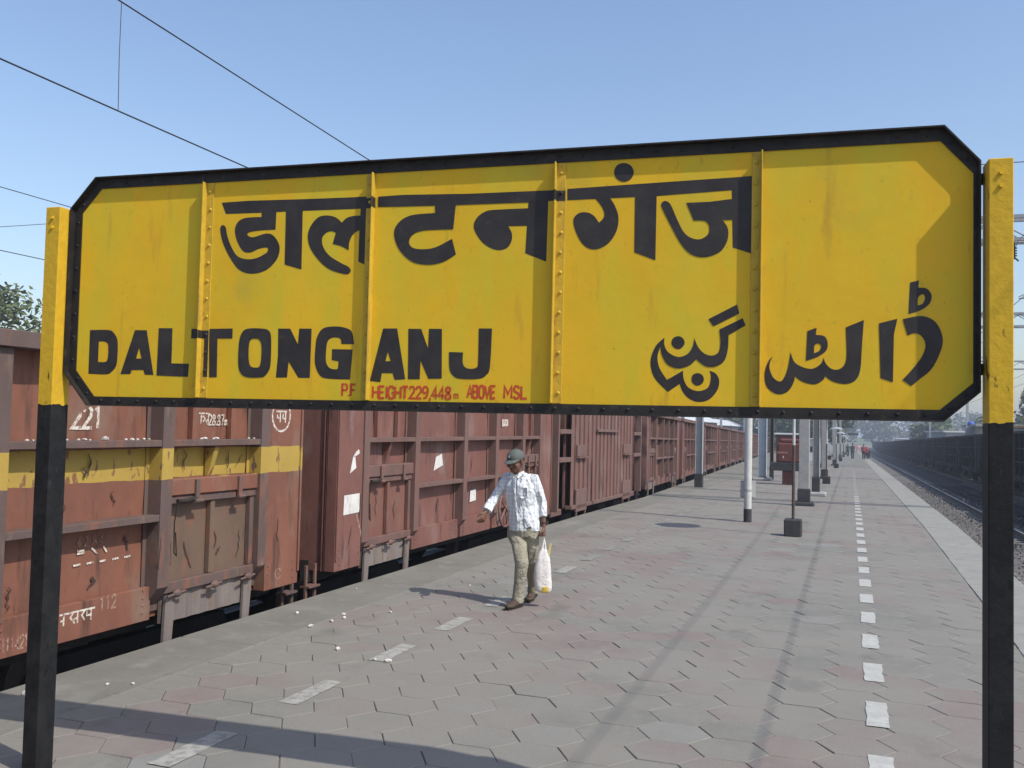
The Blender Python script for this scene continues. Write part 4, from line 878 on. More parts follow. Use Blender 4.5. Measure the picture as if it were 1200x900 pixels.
def build_head(mb, M4, s=1.0):
    """face looks along -y, origin at the middle of the skull"""
    def B(c, r, n=14, m=10): 
        t = MB(); t.ball(c, r, n, m); mb.add([M4 @ Vector(v) for v in t.v], t.f)
    def T(p, r, n=8):
        t = MB(); t.tube(p, r, n); mb.add([M4 @ Vector(v) for v in t.v], t.f)
    B((0, .012, .028), (.074, .092, .082)); B((0, -.012, -.03), (.062, .072, .075)); B((0, -.042, -.078), (.036, .036, .028))
    B((0, -.075, -.058), (.024, .014, .010), 10, 8)                       # lips
    B((0, -.077, -.0645), (.020, .012, .006), 10, 8)
    T([(0, -.072, .012), (0, -.086, -.012), (0, -.099, -.030), (0, -.085, -.038)], [.008, .010, .0135, .011])   # nose
    B((-.012, -.084, -.034), (.009, .010, .007), 8, 6); B((.012, -.084, -.034), (.009, .010, .007), 8, 6)
    T([(-.055, -.060, .022), (-.028, -.079, .028), (0, -.082, .022), (.028, -.079, .028), (.055, -.060, .022)], [.008, .010, .007, .010, .008])   # brow
    for sx in (-1, 1):
        B((sx*.045, -.055, -.028), (.024, .022, .020), 10, 8)             # cheek bones
        B((sx*.075, .012, -.010), (.008, .018, .030), 8, 8)               # ears
        T([(sx*.074, -.004, .012), (sx*.082, .012, .022), (sx*.083, .022, .005), (sx*.076, .012, -.035)], [.005, .006, .006, .005])
def person_full():
    t = empty('person', (-3.05, 8.93, 0), math.atan2(.323, .946), 'man in a green cap, checked white shirt and khaki trousers walking along the platform', 'person')
    sa = Vector((.90, -.43, 0)).normalized()            # shoulder axis, image left to image right
    fr = Vector((-.43, -.90, 0)).normalized()           # where the chest faces
    shL, elL, wrL, haL = Vector((-.190, .075, 1.255)), Vector((-.322, .095, 1.045)), Vector((-.398, -.03, .915)), Vector((-.448, -.085, .79))
    shR, elR, wrR = Vector((.078, -.055, 1.255)), Vector((.150, -.02, 1.015)), Vector((.180, -.065, .785))
    hpL, knL, anL, toL = Vector((-.095, .03, .77)), Vector((-.030, -.15, .43)), Vector((-.062, -.135, .085)), Vector((-.150, -.285, .03))
    hpR, knR, anR, toR = Vector((.060, -.02, .77)), Vector((.062, .06, .41)), Vector((.092, .26, .125)), Vector((.045, .13, .03))
    hc = Vector((-.118, -.035, 1.425))
    # head orientation
    f = Vector((-.56, -.80, -.22)).normalized(); x = Vector((0, 0, 1)).cross(-f).normalized()*1; 
    yv = -f; xv = yv.cross(Vector((0, 0, 1))).normalized(); zv = xv.cross(yv).normalized()
    Mh = Matrix(((xv.x, yv.x, zv.x, hc.x), (xv.y, yv.y, zv.y, hc.y), (xv.z, yv.z, zv.z, hc.z), (0, 0, 0, 1)))
    b = MB()
    build_head(b, Mh)
    b.tube([(-.062, .01, 1.22), (-.075, .005, 1.28), (-.098, -.005, 1.335), (-.112, -.01, 1.39)], [(.075, .06), (.052, .050), (.047, .047), (.050, .052)], 12, ref=sa)
    b.tube([(-.02, 0, .72), (-.02, 0, .85), (-.035, .0, 1.0), (-.05, .005, 1.15), (-.06, .01, 1.24), (-.064, .01, 1.275)], [(.135, .09), (.12, .085), (.13, .085), (.15, .09), (.135, .07), (.06, .05)], 16, ref=sa)
    b.tube([shL+sa*.03, shL, (shL+elL)/2, elL, (elL+wrL)/2, wrL], [.045, .043, .038, .032, .032, .021], 10)
    b.tube([shR-sa*.03, shR, (shR+elR)/2, elR, (elR+wrR)/2, wrR], [.045, .043, .038, .032, .032, .021], 10)
    hand(b, wrL, haL-wrL, Vector((-.5, -.6, .1)), (.35, .55, .45), 1)
    hand(b, wrR, Vector((.06, -.10, -1)), Vector((-.25, -.95, 0)), (1.0, 1.25, .7), 1)
    for hp, kn, an, to in ((hpL, knL, anL, toL), (hpR, knR, anR, toR)):
        b.tube([hp+Vector((0, 0, .03)), hp-Vector((0, 0, .06)), (hp+kn)/2, kn, (kn+an)/2, an], [.08, .08, .066, .05, .046, .032], 12)
        b.tube([an, an+(to-an)*.3-Vector((0, 0, .02)), to+Vector((0, 0, .005))], [.030, .032, .02], 10)
    body = remesh(b, 'body', M['skin'], t, .0048, 2)
    # eyes: whites and irises, half closed under the cap shade
    for sx in (-1, 1):
        e = MB(); e.ball(Mh @ Vector((sx*.031, -.0735, .005)), (.010, .010, .0055), 10, 8); e.build('eye', M['cloth_white'], body, True)
        e = MB(); e.ball(Mh @ Vector((sx*.031, -.0835, .0045)), (.0045, .003, .0045), 8, 6); e.build('iris', M['hair'], body, True)
    # hair: shell at the back and sides
    h = MB(); h.ball((0, .022, .022), (.079, .090, .078), 18, 12)
    h.v = [v for v in h.v]
    hh = MB(); hh.add([Mh @ Vector((v[0], max(v[1], -.035+.0*v[2]), max(v[2], -.045 if v[1] > .03 else -.005))) for v in h.v], h.f)
    hh.build('hair', M['hair'], t, True)
    # moustache
    mm = MB(); q = MB(); q.tube([(-.024, -.079, -.050), (-.010, -.0865, -.0455), (.010, -.0865, -.0455), (.024, -.079, -.050)], [.003, .005, .005, .003], 6)
    mm.add([Mh @ Vector(v) for v in q.v], q.f); mm.build('moustache', M['hair'], t, True)
    # cap: dome, band, peak, small white badge
    cp = MB(); dome = MB(); dome.ball((0, .012, .045), (.083, .102, .078), 22, 14)
    cp.add([Mh @ Vector((v[0], v[1], max(v[2], .030))) for v in dome.v], dome.f)
    cap_o = cp.build('cap', M['cap'], t, True)
    pk = MB(); vs = []; nn = 12
    for r0, dz in ((0, 0), (1, -.018)):
        for i in range(nn+1):
            a = math.pi*(i/nn); cx_, cy_ = math.cos(a), -math.sin(a)
            px, py = (.080*cx_, .012+.098*cy_) if r0 == 0 else (.072*cx_, .012+.098*cy_-.072*max(0, math.sin(a))**.7)
            vs.append((px, py, .035+dz*math.sin(a)-.010*abs(cx_)*r0))
    top = [Vector(v) for v in vs]; bot = [v-Vector((0, 0, .005)) for v in top]; k = nn+1
    fs = [(i, i+1, k+i+1, k+i) for i in range(nn)]; allv = [Mh @ v for v in top+bot]
    fs2 = [tuple(reversed([j+2*k for j in f_])) for f_ in fs]; side = [(k+i, k+i+1, 3*k+i+1, 3*k+i) for i in range(nn)]
    pk.add(allv, fs+fs2+side); pk.build('cap_peak', M['cap'], cap_o, True)
    bg_ = MB(); q = MB(); q.box(-.018, .010, -.0945, -.0925, .064, .070); q.box(-.006, .002, -.0900, -.0880, .071, .086)
    bg_.add([Mh @ Vector(v) for v in q.v], q.f); bg_.build('cap_badge', M['cloth_white'], cap_o)
    bt = MB(); bt.ball(Mh @ Vector((0, .012, .124)), (.008, .008, .005), 8, 6); bt.build('cap_button', M['cap'], cap_o)
    # shirt
    s = MB()
    s.tube([(-.02, .0, .738), (-.02, .0, .76), (-.022, .0, .85), (-.035, .0, .98), (-.05, .0, 1.10), (-.058, .0, 1.19), (-.062, .004, 1.245), (-.066, .006, 1.285), (-.070, .006, 1.305)],
           [(.166, .118), (.168, .120), (.160, .118), (.156, .110), (.166, .113), (.172, .112), (.150, .092), (.095, .070), (.060, .056)], 22, ref=sa)
    s.tube([shL+sa*.05+Vector((0, 0, .0)), shL+Vector((0, 0, -.002)), shL+(elL-shL)*.35, (shL+elL)/2, elL, elL+(wrL-elL)*.4, elL+(wrL-elL)*.80, elL+(wrL-elL)*.92], [.056, .062, .064, .062, .055, .053, .046, .050], 14)
    s.tube([shR-sa*.05+Vector((0, 0, .0)), shR+Vector((0, 0, -.002)), shR+(elR-shR)*.35, (shR+elR)/2, elR, elR+(wrR-elR)*.35, elR+(wrR-elR)*.50, elR+(wrR-elR)*.58], [.056, .062, .063, .060, .053, .050, .046, .051], 14)
    # broad folds
    for vi, v in enumerate(s.v):
        n_ = mnoise.noise(Vector((v[0]*9, v[1]*9, v[2]*6+3)))*.016+mnoise.noise(Vector((v[0]*20, v[1]*20, v[2]*13)))*.012
        c_ = Vector((-.04, 0, v[2])); dd = (Vector(v)-c_); dd.z = 0
        if dd.length > .01: s.v[vi] = tuple(Vector(v)+dd.normalized()*n_)
    sh_o = remesh(s, 'shirt', M['shirt'], t, .008, 3)
    for sg, nm in ((-1, 0), (1, 1)):
        c_ = MB(); base = Vector((-.090, -.0, 1.29))
        p0 = base+fr*.060+sa*sg*.004; p1 = base+fr*.042+sa*sg*.055+Vector((0, 0, .032)); p2 = base-fr*.02+sa*sg*.060+Vector((0, 0, .040)); p3 = base+fr*.080+sa*sg*.045-Vector((0, 0, .030)); p4 = base+fr*.035+sa*sg*.085-Vector((0, 0, -.008))
        vs = [p0, p1, p2, p4, p3]; off = fr*.005+Vector((0, 0, .003))
        c_.add(vs+[v+off for v in vs], [(0, 1, 2, 3, 4), (9, 8, 7, 6, 5), (0, 5, 6, 1), (1, 6, 7, 2), (2, 7, 8, 3), (3, 8, 9, 4), (4, 9, 5, 0)])
        c_.build('collar', M['shirt'], sh_o)
    pc = MB(); o_ = Vector((-.055, 0, 1.125))+fr*.113+sa*.075
    Mp = Matrix(((sa.x, -fr.x, 0, o_.x), (sa.y, -fr.y, 0, o_.y), (0, 0, 1, o_.z), (0, 0, 0, 1)))
    q = MB(); q.prism([(-.045, .05), (.045, .05), (.045, -.04), (0, -.058), (-.045, -.04)], 'y', -.006, .02); pc.add([Mp @ (Vector(v)+Vector((0, .04*abs(v[0]/.045)*.25, 0))) for v in q.v], q.f); pc.build('pocket', M['shirt'], sh_o)
    pl = MB()
    pts = [Vector((-.083+(.05)*k/6, 0, 1.27-.44*k/6))+fr*(.075+.045*min(1, k/1.5)) for k in range(7)]
    pl.tube(pts, [(.014, .004)]*7, 8, ref=sa); pl.build('placket', M['shirt'], sh_o)
    for k in range(1, 6): MB().ball(pts[k]+fr*.004, (.005, .005, .005), 6, 5).build('button', M['cloth_white'], sh_o)
    # trousers
    r_ = MB()
    r_.tube([(-.02, .0, .80), (-.02, .0, .74), (-.015, .0, .68)], [(.148, .108), (.155, .115), (.140, .105)], 18, ref=sa)
    for hp, kn, an, wd in ((hpL, knL, anL, 1.0), (hpR, knR, anR, .95)):
        r_.tube([hp+Vector((0, 0, .01)), hp-Vector((0, 0, .08)), hp*.55+kn*.45, kn, kn*.5+an*.5, an*.85+kn*.15, an-Vector((0, 0, .035))], [.086*wd, .088*wd, .080*wd, .069*wd, .060*wd, .058*wd, .064*wd], 16)
    for vi, v in enumerate(r_.v):
        n_ = mnoise.noise(Vector((v[0]*8, v[1]*8, v[2]*14+7)))*.014+mnoise.noise(Vector((v[0]*20, v[1]*20, v[2]*24)))*.006
        r_.v[vi] = tuple(Vector(v)+Vector((n_, -n_*.7, 0)))
    tr = remesh(r_, 'trousers', M['khaki'], t, .008, 2)
    bl_ = MB(); bl_.tube([(-.02, .0, .800), (-.02, .0, .772)], [(.152, .112), (.155, .115)], 18, ref=sa); bl_.build('belt', M['leather'], tr, True)
    for an, to in ((anL, toL), (anR, toR)):
        sd = MB(); dr = (to-an); dr.z = 0; dr.normalize(); heel = an-dr*.045; heel.z = max(.04, an.z-.05)
        tt = to.copy(); tt.z = .038
        sd.tube([heel-dr*.01+Vector((0, 0, .005)), heel+dr*.03, heel*.5+tt*.5+Vector((0, 0, .012)), tt-dr*.03, tt+dr*.02, tt+dr*.04], [(.028, .03), (.036, .042), (.040, .040), (.046, .030), (.036, .022), (.016, .012)], 14, ref=Vector((-dr.y, dr.x, 0)))
        so = remesh(sd, 'shoe', M['shoe'], t, .006, 2)
        sl = MB(); sl.tube([heel-dr*.015-Vector((0, 0, .028)), heel*.5+tt*.5-Vector((0, 0, .024)), tt+dr*.035-Vector((0, 0, .026))], [(.036, .010), (.040, .010), (.030, .010)], 10, ref=Vector((-dr.y, dr.x, 0)))
        sl.build('sole', M['leather'], so, True)
    # wrist watch
    ww = MB(); wd_ = (wrR-elR).normalized(); ww.tube([wrR-wd_*.045, wrR-wd_*.030], .0255, 12); ww.build('watch', M['leather'], t, True)
    return t
person_full()
# the plastic bag in his hand
ba = empty('plastic_bag', (-3.05+.186*.946+.323*.105, 8.93+.186*.323-.946*.105, .15), math.atan2(.323, .946), 'white plastic carrier bag with a yellow bottom hanging from the man\'s hand', 'bag')
b = MB()
b.tube([(0, 0, .42), (0, 0, .40), (-.004, 0, .34), (-.010, 0, .24), (-.008, 0, .14), (.000, 0, .06), (.004, 0, .02), (.004, 0, .008)],
       [(.030, .014), (.046, .020), (.064, .030), (.080, .040), (.088, .044), (.084, .042), (.078, .038), (.070, .030)], 24, ref=(1, 0, 0))
for vi, v in enumerate(b.v):                       # squarer carrier bag section
    rad = math.hypot(v[0]/2, v[1]); a_ = math.atan2(v[1], v[0]/2); q = 1/max(abs(math.cos(a_)), abs(math.sin(a_)))**.45
    b.v[vi] = (v[0]*min(q, 1.12), v[1]*min(q, 1.12), v[2])
for vi, v in enumerate(b.v):
    n_ = mnoise.noise(Vector((v[0]*26, v[1]*26, v[2]*9)))*.02; b.v[vi] = (v[0]*(1+n_*4), v[1]*(1+n_*12), v[2])
b.build('bag_body', M['plastic_white'], ba, True)
b = MB(); b.tube([(.008, -.002, .060), (.01, 0, .03), (.012, 0, .004), (.012, 0, .0)], [(.060, .0445), (.062, .0430), (.058, .036), (.05, .03)], 14, ref=(1, 0, 0)); b.build('yellow_packet', M['yellow_plastic'], ba, True)
for s_ in (-.012, .012):
    b = MB(); b.tube([(s_*1.5, 0, .40), (s_*.8, .003, .47), (0, .008, .525), (-s_*.2, .0, .53)], [(.012, .003), (.008, .003), (.006, .003), (.005, .003)], 8, ref=(1, 0, 0)); b.build('handle', M['plastic_white'], ba, True)
for k, (a_, z_) in enumerate(((.040, .0), (.054, .01))):
    b = MB(); b.tube([(a_-.012, -.01, .33), (a_+.012, -.01, .47+z_)], .0085, 8); b.build('yellow_stick', M['stick'], ba, True)

def person_far(loc, rz, hgt, top, bottom, label, skirt=False, stride=.12, headwear=None):
    t = empty('person', loc, rz, label, 'person', 'people far down the platform'); k = hgt/1.65
    def V(*p): return Vector(p)*k
    b = MB()
    b.ball(V(0, 0, 1.53), tuple(V(.075, .09, .115)), 10, 8); b.tube([V(0, 0, 1.36), V(0, 0, 1.45)], .05*k, 8)
    b.tube([V(0, 0, .85), V(0, 0, 1.1), V(0, 0, 1.32), V(0, 0, 1.38)], [(.12*k, .08*k), (.13*k, .085*k), (.15*k, .08*k), (.06*k, .05*k)], 12)
    for sx in (-1, 1):
        b.tube([V(sx*.16, 0, 1.33), V(sx*.20, .0, 1.08), V(sx*.19, -sx*.10, .85), V(sx*.185, -sx*.12, .74)], [.045*k, .036*k, .026*k, .022*k], 8)
        hand(b, V(sx*.187, -sx*.11, .80), Vector((0, -sx*.1, -1)), Vector((0, -1, 0)), (.3, .3, .3), sx)
        b.tube([V(sx*.08, 0, .88), V(sx*.085, -sx*stride*.6, .48), V(sx*.085, sx*stride, .08)], [.075*k, .052*k, .035*k], 8)
        b.tube([V(sx*.085, sx*stride+.04, .05), V(sx*.085, sx*stride-.14, .03)], [.035*k, .028*k], 8)
    remesh(b, 'body', M['skin'], t, .012, 1)
    s = MB(); s.tube([V(0, 0, .80), V(0, 0, 1.1), V(0, 0, 1.32), V(0, 0, 1.40)], [(.16*k, .11*k), (.15*k, .105*k), (.175*k, .10*k), (.07*k, .06*k)], 12)
    for sx in (-1, 1): s.tube([V(sx*.13, 0, 1.34), V(sx*.17, 0, 1.32), V(sx*.205, 0, 1.08)], [.06*k, .062*k, .055*k], 8)
    remesh(s, 'shirt' if not skirt else 'blouse', M[top], t, .015, 1)
    q = MB()
    if skirt: q.tube([V(0, 0, .95), V(0, 0, .6), V(.01, 0, .12)], [(.15*k, .11*k), (.19*k, .15*k), (.24*k, .2*k)], 14)
    else:
        q.tube([V(0, 0, .92), V(0, 0, .78)], [(.15*k, .11*k), (.15*k, .11*k)], 12)
        for sx in (-1, 1): q.tube([V(sx*.08, 0, .85), V(sx*.085, -sx*stride*.6, .48), V(sx*.085, sx*stride, .1)], [.09*k, .075*k, .065*k], 8)
    remesh(q, 'skirt' if skirt else 'trousers', M[bottom], t, .015, 1)
    h = MB(); h.ball(V(0, .015, 1.56), tuple(V(.082, .092, .10)), 10, 8); h.build('hair', M[headwear or 'hair'], t, True)
person_far((.18, 106.3, gz(106.3)), .2, 1.68, 'cloth_green', 'cloth_green', 'far person in dark green clothes walking beside the lamp posts')
person_far((1.28, 105.8, gz(105.8)), .1, 1.62, 'cloth_red', 'cloth_dark', 'far woman in a red top near the dashed line', False)
person_far((1.60, 107, gz(107)), -.1, 1.35, 'cloth_red', 'cloth_dark', 'far child in red leaning beside the woman in red')
person_far((2.0-.1, 111, gz(111)), -.1, 1.15, 'cloth_dark', 'cloth_dark', 'smallest far figure, in dark clothes at the right of the group in red')
person_far((1.1, 200, gz(200)), 0, 1.65, 'cloth_pink', 'cloth_pink', 'more distant person in pink behind the group in red', True, headwear='cloth_white')
person_far((1.5, 205, gz(205)), 0, 1.65, 'cloth_white', 'cloth_white', 'more distant person in white next to the one in pink', False)
person_far((.75, 190, gz(190)), 0, 1.65, 'cloth_pink', 'cloth_white', 'most distant person, in pink and white, behind the woman in red', False)
person_far((-.35, 128, gz(128)), .3, 1.65, 'cloth_green', 'cloth_dark', 'distant dark figure left of the person in green', False)

# ---------------------------------------------------------------- poles and platform furniture
def lamp_post(x, y, label, shade=True, wob=0):
    t = empty('platform_lamp_post', (x, y, 0), 0, label, 'lamp post', 'thin lamp posts set in square blocks')
    b = MB(); b.bbox(-.145, .145, -.145, .145, -.01, .29, .02); b.build('concrete_base', M['black_base'], t)
    b = MB(); b.tube([(0, 0, .28), (0, 0, 1.55)], .026, 10); b.build('pole_foot', M['rail_steel'], t, True)
    b = MB(); b.tube([(0, 0, 1.551), (0, 0, 2.9)], .024, 10); b.build('pole', M['pole_white'], t, True)
    b = MB(); b.tube([(0, 0, 2.52), (0, 0, 2.60), (0, 0, 2.66)], [.42, .30, .08], 20); b.build('lamp_shade', M['galv'], t, True)
    b = MB(); b.ball((0, 0, 2.50), (.08, .08, .07)); b.build('bulb', M['cloth_white'], t, True)
    return t
l0 = lamp_post(-.92, 16.86, 'nearest thin lamp post in a black square block, in front of the maroon water stand')
nm = ['second thin lamp post in a square block beyond the big grey column', 'third thin lamp post in a square block', 'fourth thin lamp post in a square block, next to the far white kiosk', 'fifth thin lamp post in a square block', 'far thin lamp post at the end of the row', 'farthest thin lamp post, last of the row by the dark tree']
for i, (x, y) in enumerate([(-.88, 38.6), (-.87, 64.5), (-.87, 90.7), (-.82, 121.7), (-.76, 150), (-.7, 185)]):
    c = copy_tree(l0); c.location = (x, y, gz(y)); c['label'] = nm[i]
t = empty('white_pole', (-1.885, 18.9, 0), 0, 'white round pole with a black foot and a small grey box', 'pole')
MB().tube([(0, 0, .26), (0, 0, 5.2)], .072, 16).build('pole', M['pole_white'], t, True)
MB().tube([(0, 0, -.01), (0, 0, .259)], .078, 16).build('foot', M['black_base'], t, True)
b = MB(); b.bbox(-.15, .13, .075, .17, .46, .80, .01); bx_ = b.build('switch_box', M['galv'], t); MB().box(-.13, .11, .070, .0749, .49, .77).build('box_door', M['pole_white'], bx_)
MB().tube([(0, 0, .60), (0, 0, .64)], .078, 16).build('clamp', M['galv'], t, True)
def mast(x, y, wd, dp, h, fh, m, label, footing=True, web=True):
    t = empty('steel_mast', (x, y, gz(y)), 0, label, 'mast')
    b = MB()
    b.bbox(-wd/2, -wd/2+.02, -dp/2, dp/2, fh, h); b.bbox(wd/2-.02, wd/2, -dp/2, dp/2, fh, h)
    b.box(-wd/2+.021, wd/2-.021, -.012, .012, fh, h); b.build('post', M[m], t)
    b = MB(); b.bbox(-wd/2-.012, wd/2+.012, -dp/2-.012, dp/2+.012, .0, fh-.002, .01); b.build('foot', M['black_base'], t)
    if footing: MB().bbox(-wd/2-.2, wd/2+.2, -dp/2-.2, dp/2+.2, -.02, .12, .04).build('footing', M['concrete'], t)
    return t
mast(-4.73, 31.5, .24, .24, 6.6, .45, 'galv', 'galvanised square mast nearest the red train with a dark foot', False)
mast(-3.37, 39.4, .34, .26, 6.4, .14, 'pale_blue', 'pale blue-grey mast on a low concrete footing left of the maroon stand')
mast(-3.1, 40.7, .14, .20, 6.4, .6, 'bark', 'dark narrow mast close behind the pale blue-grey one', False)
mast(-.97, 29.5, .20, .20, 6.0, .55, 'concrete', 'grey mast with a black foot just behind the thick grey column')
mast(-1.55, 58.0, .22, .22, 6.0, .4, 'concrete', 'light grey mast farther down the platform beside the kiosk')
mast(-1.8, 110.0, .22, .22, 6.0, .4, 'pole_white', 'small far white mast among the lamp posts')
def portal(y, label, x0=-9.6, x1=11.6, xm=-1.09, zb_=6.38, zt_=6.92):
    t = empty('overhead_line_portal', (0, y, 0), 0, label, 'portal', 'steel portals carrying the overhead wires')
    G = gz(y); x0 += gx(y)
    if y > 100: zb_ += G; zt_ += G
    b = MB()
    for yy in (-.22, .22):
        for zz in (zb_, zt_): b.box(x0, x1, yy-.04, yy+.04, zz-.04, zz+.04)
    b.build('boom_chord', M['galv'], t)
    n = int((x1-x0)/.7); b = MB()
    for k in range(n):
        xa = x0+(x1-x0)*k/n; xb = x0+(x1-x0)*(k+1)/n
        for yy in (-.22, .22):
            p, q = ((xa, yy, zb_+.04), (xb, yy, zt_-.04)) if k % 2 else ((xa, yy, zt_-.04), (xb, yy, zb_+.04)); b.tube([p, q], .018, 5)
        b.tube([(xa, -.18, zb_), (xb, .18, zb_)], .012, 4)
    b.build('boom_lattice', M['galv'], t)
    for k, xx in enumerate((x0, xm, x1)):
        b = MB(); fz = (.42 if k == 1 else -.6)+G
        b.bbox(xx-.125, xx+.125, -.125, .125, fz, zb_-.045, .01); b.build('leg', M['concrete'] if k == 1 else M['galv'], t)
        if k == 1:
            MB().bbox(xx-.15, xx+.15, -.15, .15, .10+G, .418+G, .01).build('foot', M['black_base'], t)
            MB().bbox(xx-.27, xx+.25, -.25, .25, -.02+G, .10+G, .03).build('footing', M['black_base'], t)
        else: MB().bbox(xx-.4, xx+.4, -.4, .4, -1.25+G, -.602+G, .03).build('footing', M['concrete'], t)
    for xx in (TL+gx(y), TR, TR2):
        b = MB(); b.tube([(xx-.1, 0, zb_-.04), (xx-.1, 0, 5.95)], .03, 6); b.tube([(xx-.1, 0, 6.0), (xx+.0, -.0, 5.9)], .02, 6)
        for q in range(4): b.tube([(xx-.1, 0, 6.02+.06*q), (xx-.1, 0, 6.04+.06*q)], .07, 8)
        b.build('insulator', M['rail_steel'], t, True)
        if xx == TR:
            b = MB(); b.tube([(xx+1.9, 0, zb_-.05), (xx+1.9, 0, 5.0)], .03, 6); b.tube([(xx+1.9, 0, 5.1), (xx, 0, 5.02)], .02, 6); b.tube([(xx+1.9, 0, 5.9), (xx, 0, 5.06)], .014, 6); b.build('registration_arm', M['galv'], t, True)
portal(24.6, 'nearest steel portal, its boom just right of the board\'s right post')
portal(44.0, 'second steel portal seen right of the right post')
portal(72.0, 'third steel portal seen low beside the right post')
portal(110.0, 'distant steel portal far down the line')
portal(160.0, 'farthest steel portal far down the line')
def wire(name, pts, r, label, group=None):
    o = MB().tube(pts, r, 5).build(name, M['wire'], None, True); return tag(o, label, 'wire', group)
def cat_pts(x, base, lo, spans):
    out = []
    for a, b_ in spans:
        for k in range(8):
            q = k/8; out.append((x, a+(b_-a)*q, base-(base-lo)*4*q*(1-q)))
    out.append((x, spans[-1][1], base)); return out
SP = [(44, 72), (72, 110), (110, 160), (160, 220)]
wire('contact_wire', [(TL, -20, 4.93), (TL, 7.4, 4.85), (TL, 24.6, 4.85), (TL, 160, 4.85)], .0085, 'lower overhead wire above the red wagons')
wire('catenary_wire', [(TL, -22, 7.3), (TL, -6, 6.55), (TL, 2, 6.2), (TL, 7.37, 5.96), (TL, 12.5, 5.78), (TL, 18, 5.80), (TL, 24.6, 5.95)]+cat_pts(TL, 5.95, 5.2, [(24.6, 44)]+SP)[1:], .0085, 'upper overhead wire sagging above the red wagons')
dr = wire('dropper', [(TL, 7.385, 4.86), (TL-.01, 7.38, 5.4), (TL, 7.37, 5.95)], .004, 'thin vertical dropper tying the two overhead wires at the top left')
wire('contact_wire', [(TR, -20, 5.02), (TR, 160, 5.02)], .008, 'lower overhead wire above the empty right track')
wire('catenary_wire', cat_pts(TR, 6.45, 6.1, [(-20, 24.6)])+cat_pts(TR, 6.45, 5.5, [(24.6, 44)]+SP)[1:], .0075, 'upper overhead wire above the empty right track')
wire('contact_wire', [(TR2, -20, 5.02), (TR2, 160, 5.02)], .009, 'lower overhead wire above the black coal wagons')
wire('catenary_wire', cat_pts(TR2, 6.3, 5.5, [(-20, 24.6), (24.6, 44)]+SP), .009, 'upper overhead wire above the black coal wagons')
wire('contact_wire', [(-17, -10, 6.6), (-17, 160, 6.5)], .010, 'uppermost of the distant wires left of the name board')
wire('contact_wire', [(-17, -10, 5.25), (-17, 160, 5.2)], .010, 'middle distant wire left of the name board')
wire('contact_wire', [(-24, -10, 4.75), (-24, 160, 4.7)], .010, 'lowest distant wire passing the tree left of the name board')
wire('span_wire', [(-60, 44, 13.5), (30, 44, 13.3)], .02, 'faint level cross wire left of the name board')
# maroon water stand
t = empty('water_stand', (-2.14, 36.4, gz(36.4)), 0, 'maroon metal water tank with a dark tray on a pedestal between the masts', 'water stand')
MB().bbox(-.24, .20, -.2, .2, -.01, .52, .02).build('pedestal', M['tank_red'], t)
MB().bbox(-.66, .62, -.35, .35, .52, .82, .02).build('tray', M['black_base'], t)
b = MB(); b.bbox(-.42, .56, -.3, .3, .82, 1.55, .05); b.bbox(-.34, .48, -.25, .25, 1.55, 1.70, .05); b.build('tank', M['tank_red'], t)
b = MB(); b.tube([(-.2, -.3, 1.05), (-.2, -.4, 1.05), (-.2, -.42, .98)], .02, 6); b.tube([(.2, -.3, 1.05), (.2, -.4, 1.05), (.2, -.42, .98)], .02, 6); b.build('tap', M['galv'], t)
MB().box(-.42, -.05, -.305, -.301, 1.16, 1.22).build('painted_marking', M['faint_mark'], t)
t = empty('goods_van', (-3.2, 56, gz(56)), 0, 'maroon box shaped stall behind the water stand', 'stall')
t.name = 'platform_stall'
MB().bbox(-.8, .55, -.5, .5, 0, 2.0, .03).build('stall_body', M['tank_red'], t); MB().bbox(-.9, .65, -.7, .6, 2.0, 2.1, .02).build('stall_roof', M['roof_sheet'], t)
MB().box(-.6, .35, -.51, -.501, .95, 1.7).build('opening', M['window_dark'], t)
t = empty('white_kiosk', (-3.1, 86, gz(86)), 0, 'small white kiosk beside the row of lamp posts', 'kiosk')
MB().bbox(-.7, .7, -.6, .6, 0, 1.9, .03).build('kiosk_body', M['wall_white'], t); MB().box(-.45, .45, -.612, -.601, .8, 1.3).build('opening', M['window_dark'], t); MB().bbox(-.85, .85, -.8, .75, 1.9, 1.98, .02).build('kiosk_roof', M['roof_sheet'], t)
def bench(x, y, label):
    t = empty('platform_bench', (x, y, gz(y)), 0, label, 'bench')
    MB().bbox(-.25, .25, -.8, .8, .42, .48, .01).build('seat', M['concrete'], t)
    for yy in (-.6, .6): MB().bbox(-.2, .2, yy-.06, yy+.06, -.01, .42, .01).build('leg', M['black_base'], t)
    MB().bbox(-.25, -.2, -.8, .8, .48, .85, .01).build('backrest', M['concrete'], t)
bench(-2.0, 98, 'nearer grey bench beyond the white kiosk'); bench(-2.0, 112, 'farther grey bench beyond the white kiosk')
# signal hanging far away
t = empty('signal_post', (.4, 180, gz(180)), 0, 'distant dark signal head on a post above the far people', 'signal')
MB().tube([(0, 0, 0), (0, 0, 3.2)], .05, 8).build('post', M['galv'], t); MB().bbox(-.9, .9, -.1, .1, 3.2, 3.6, .05).build('signal_board', M['black_base'], t)

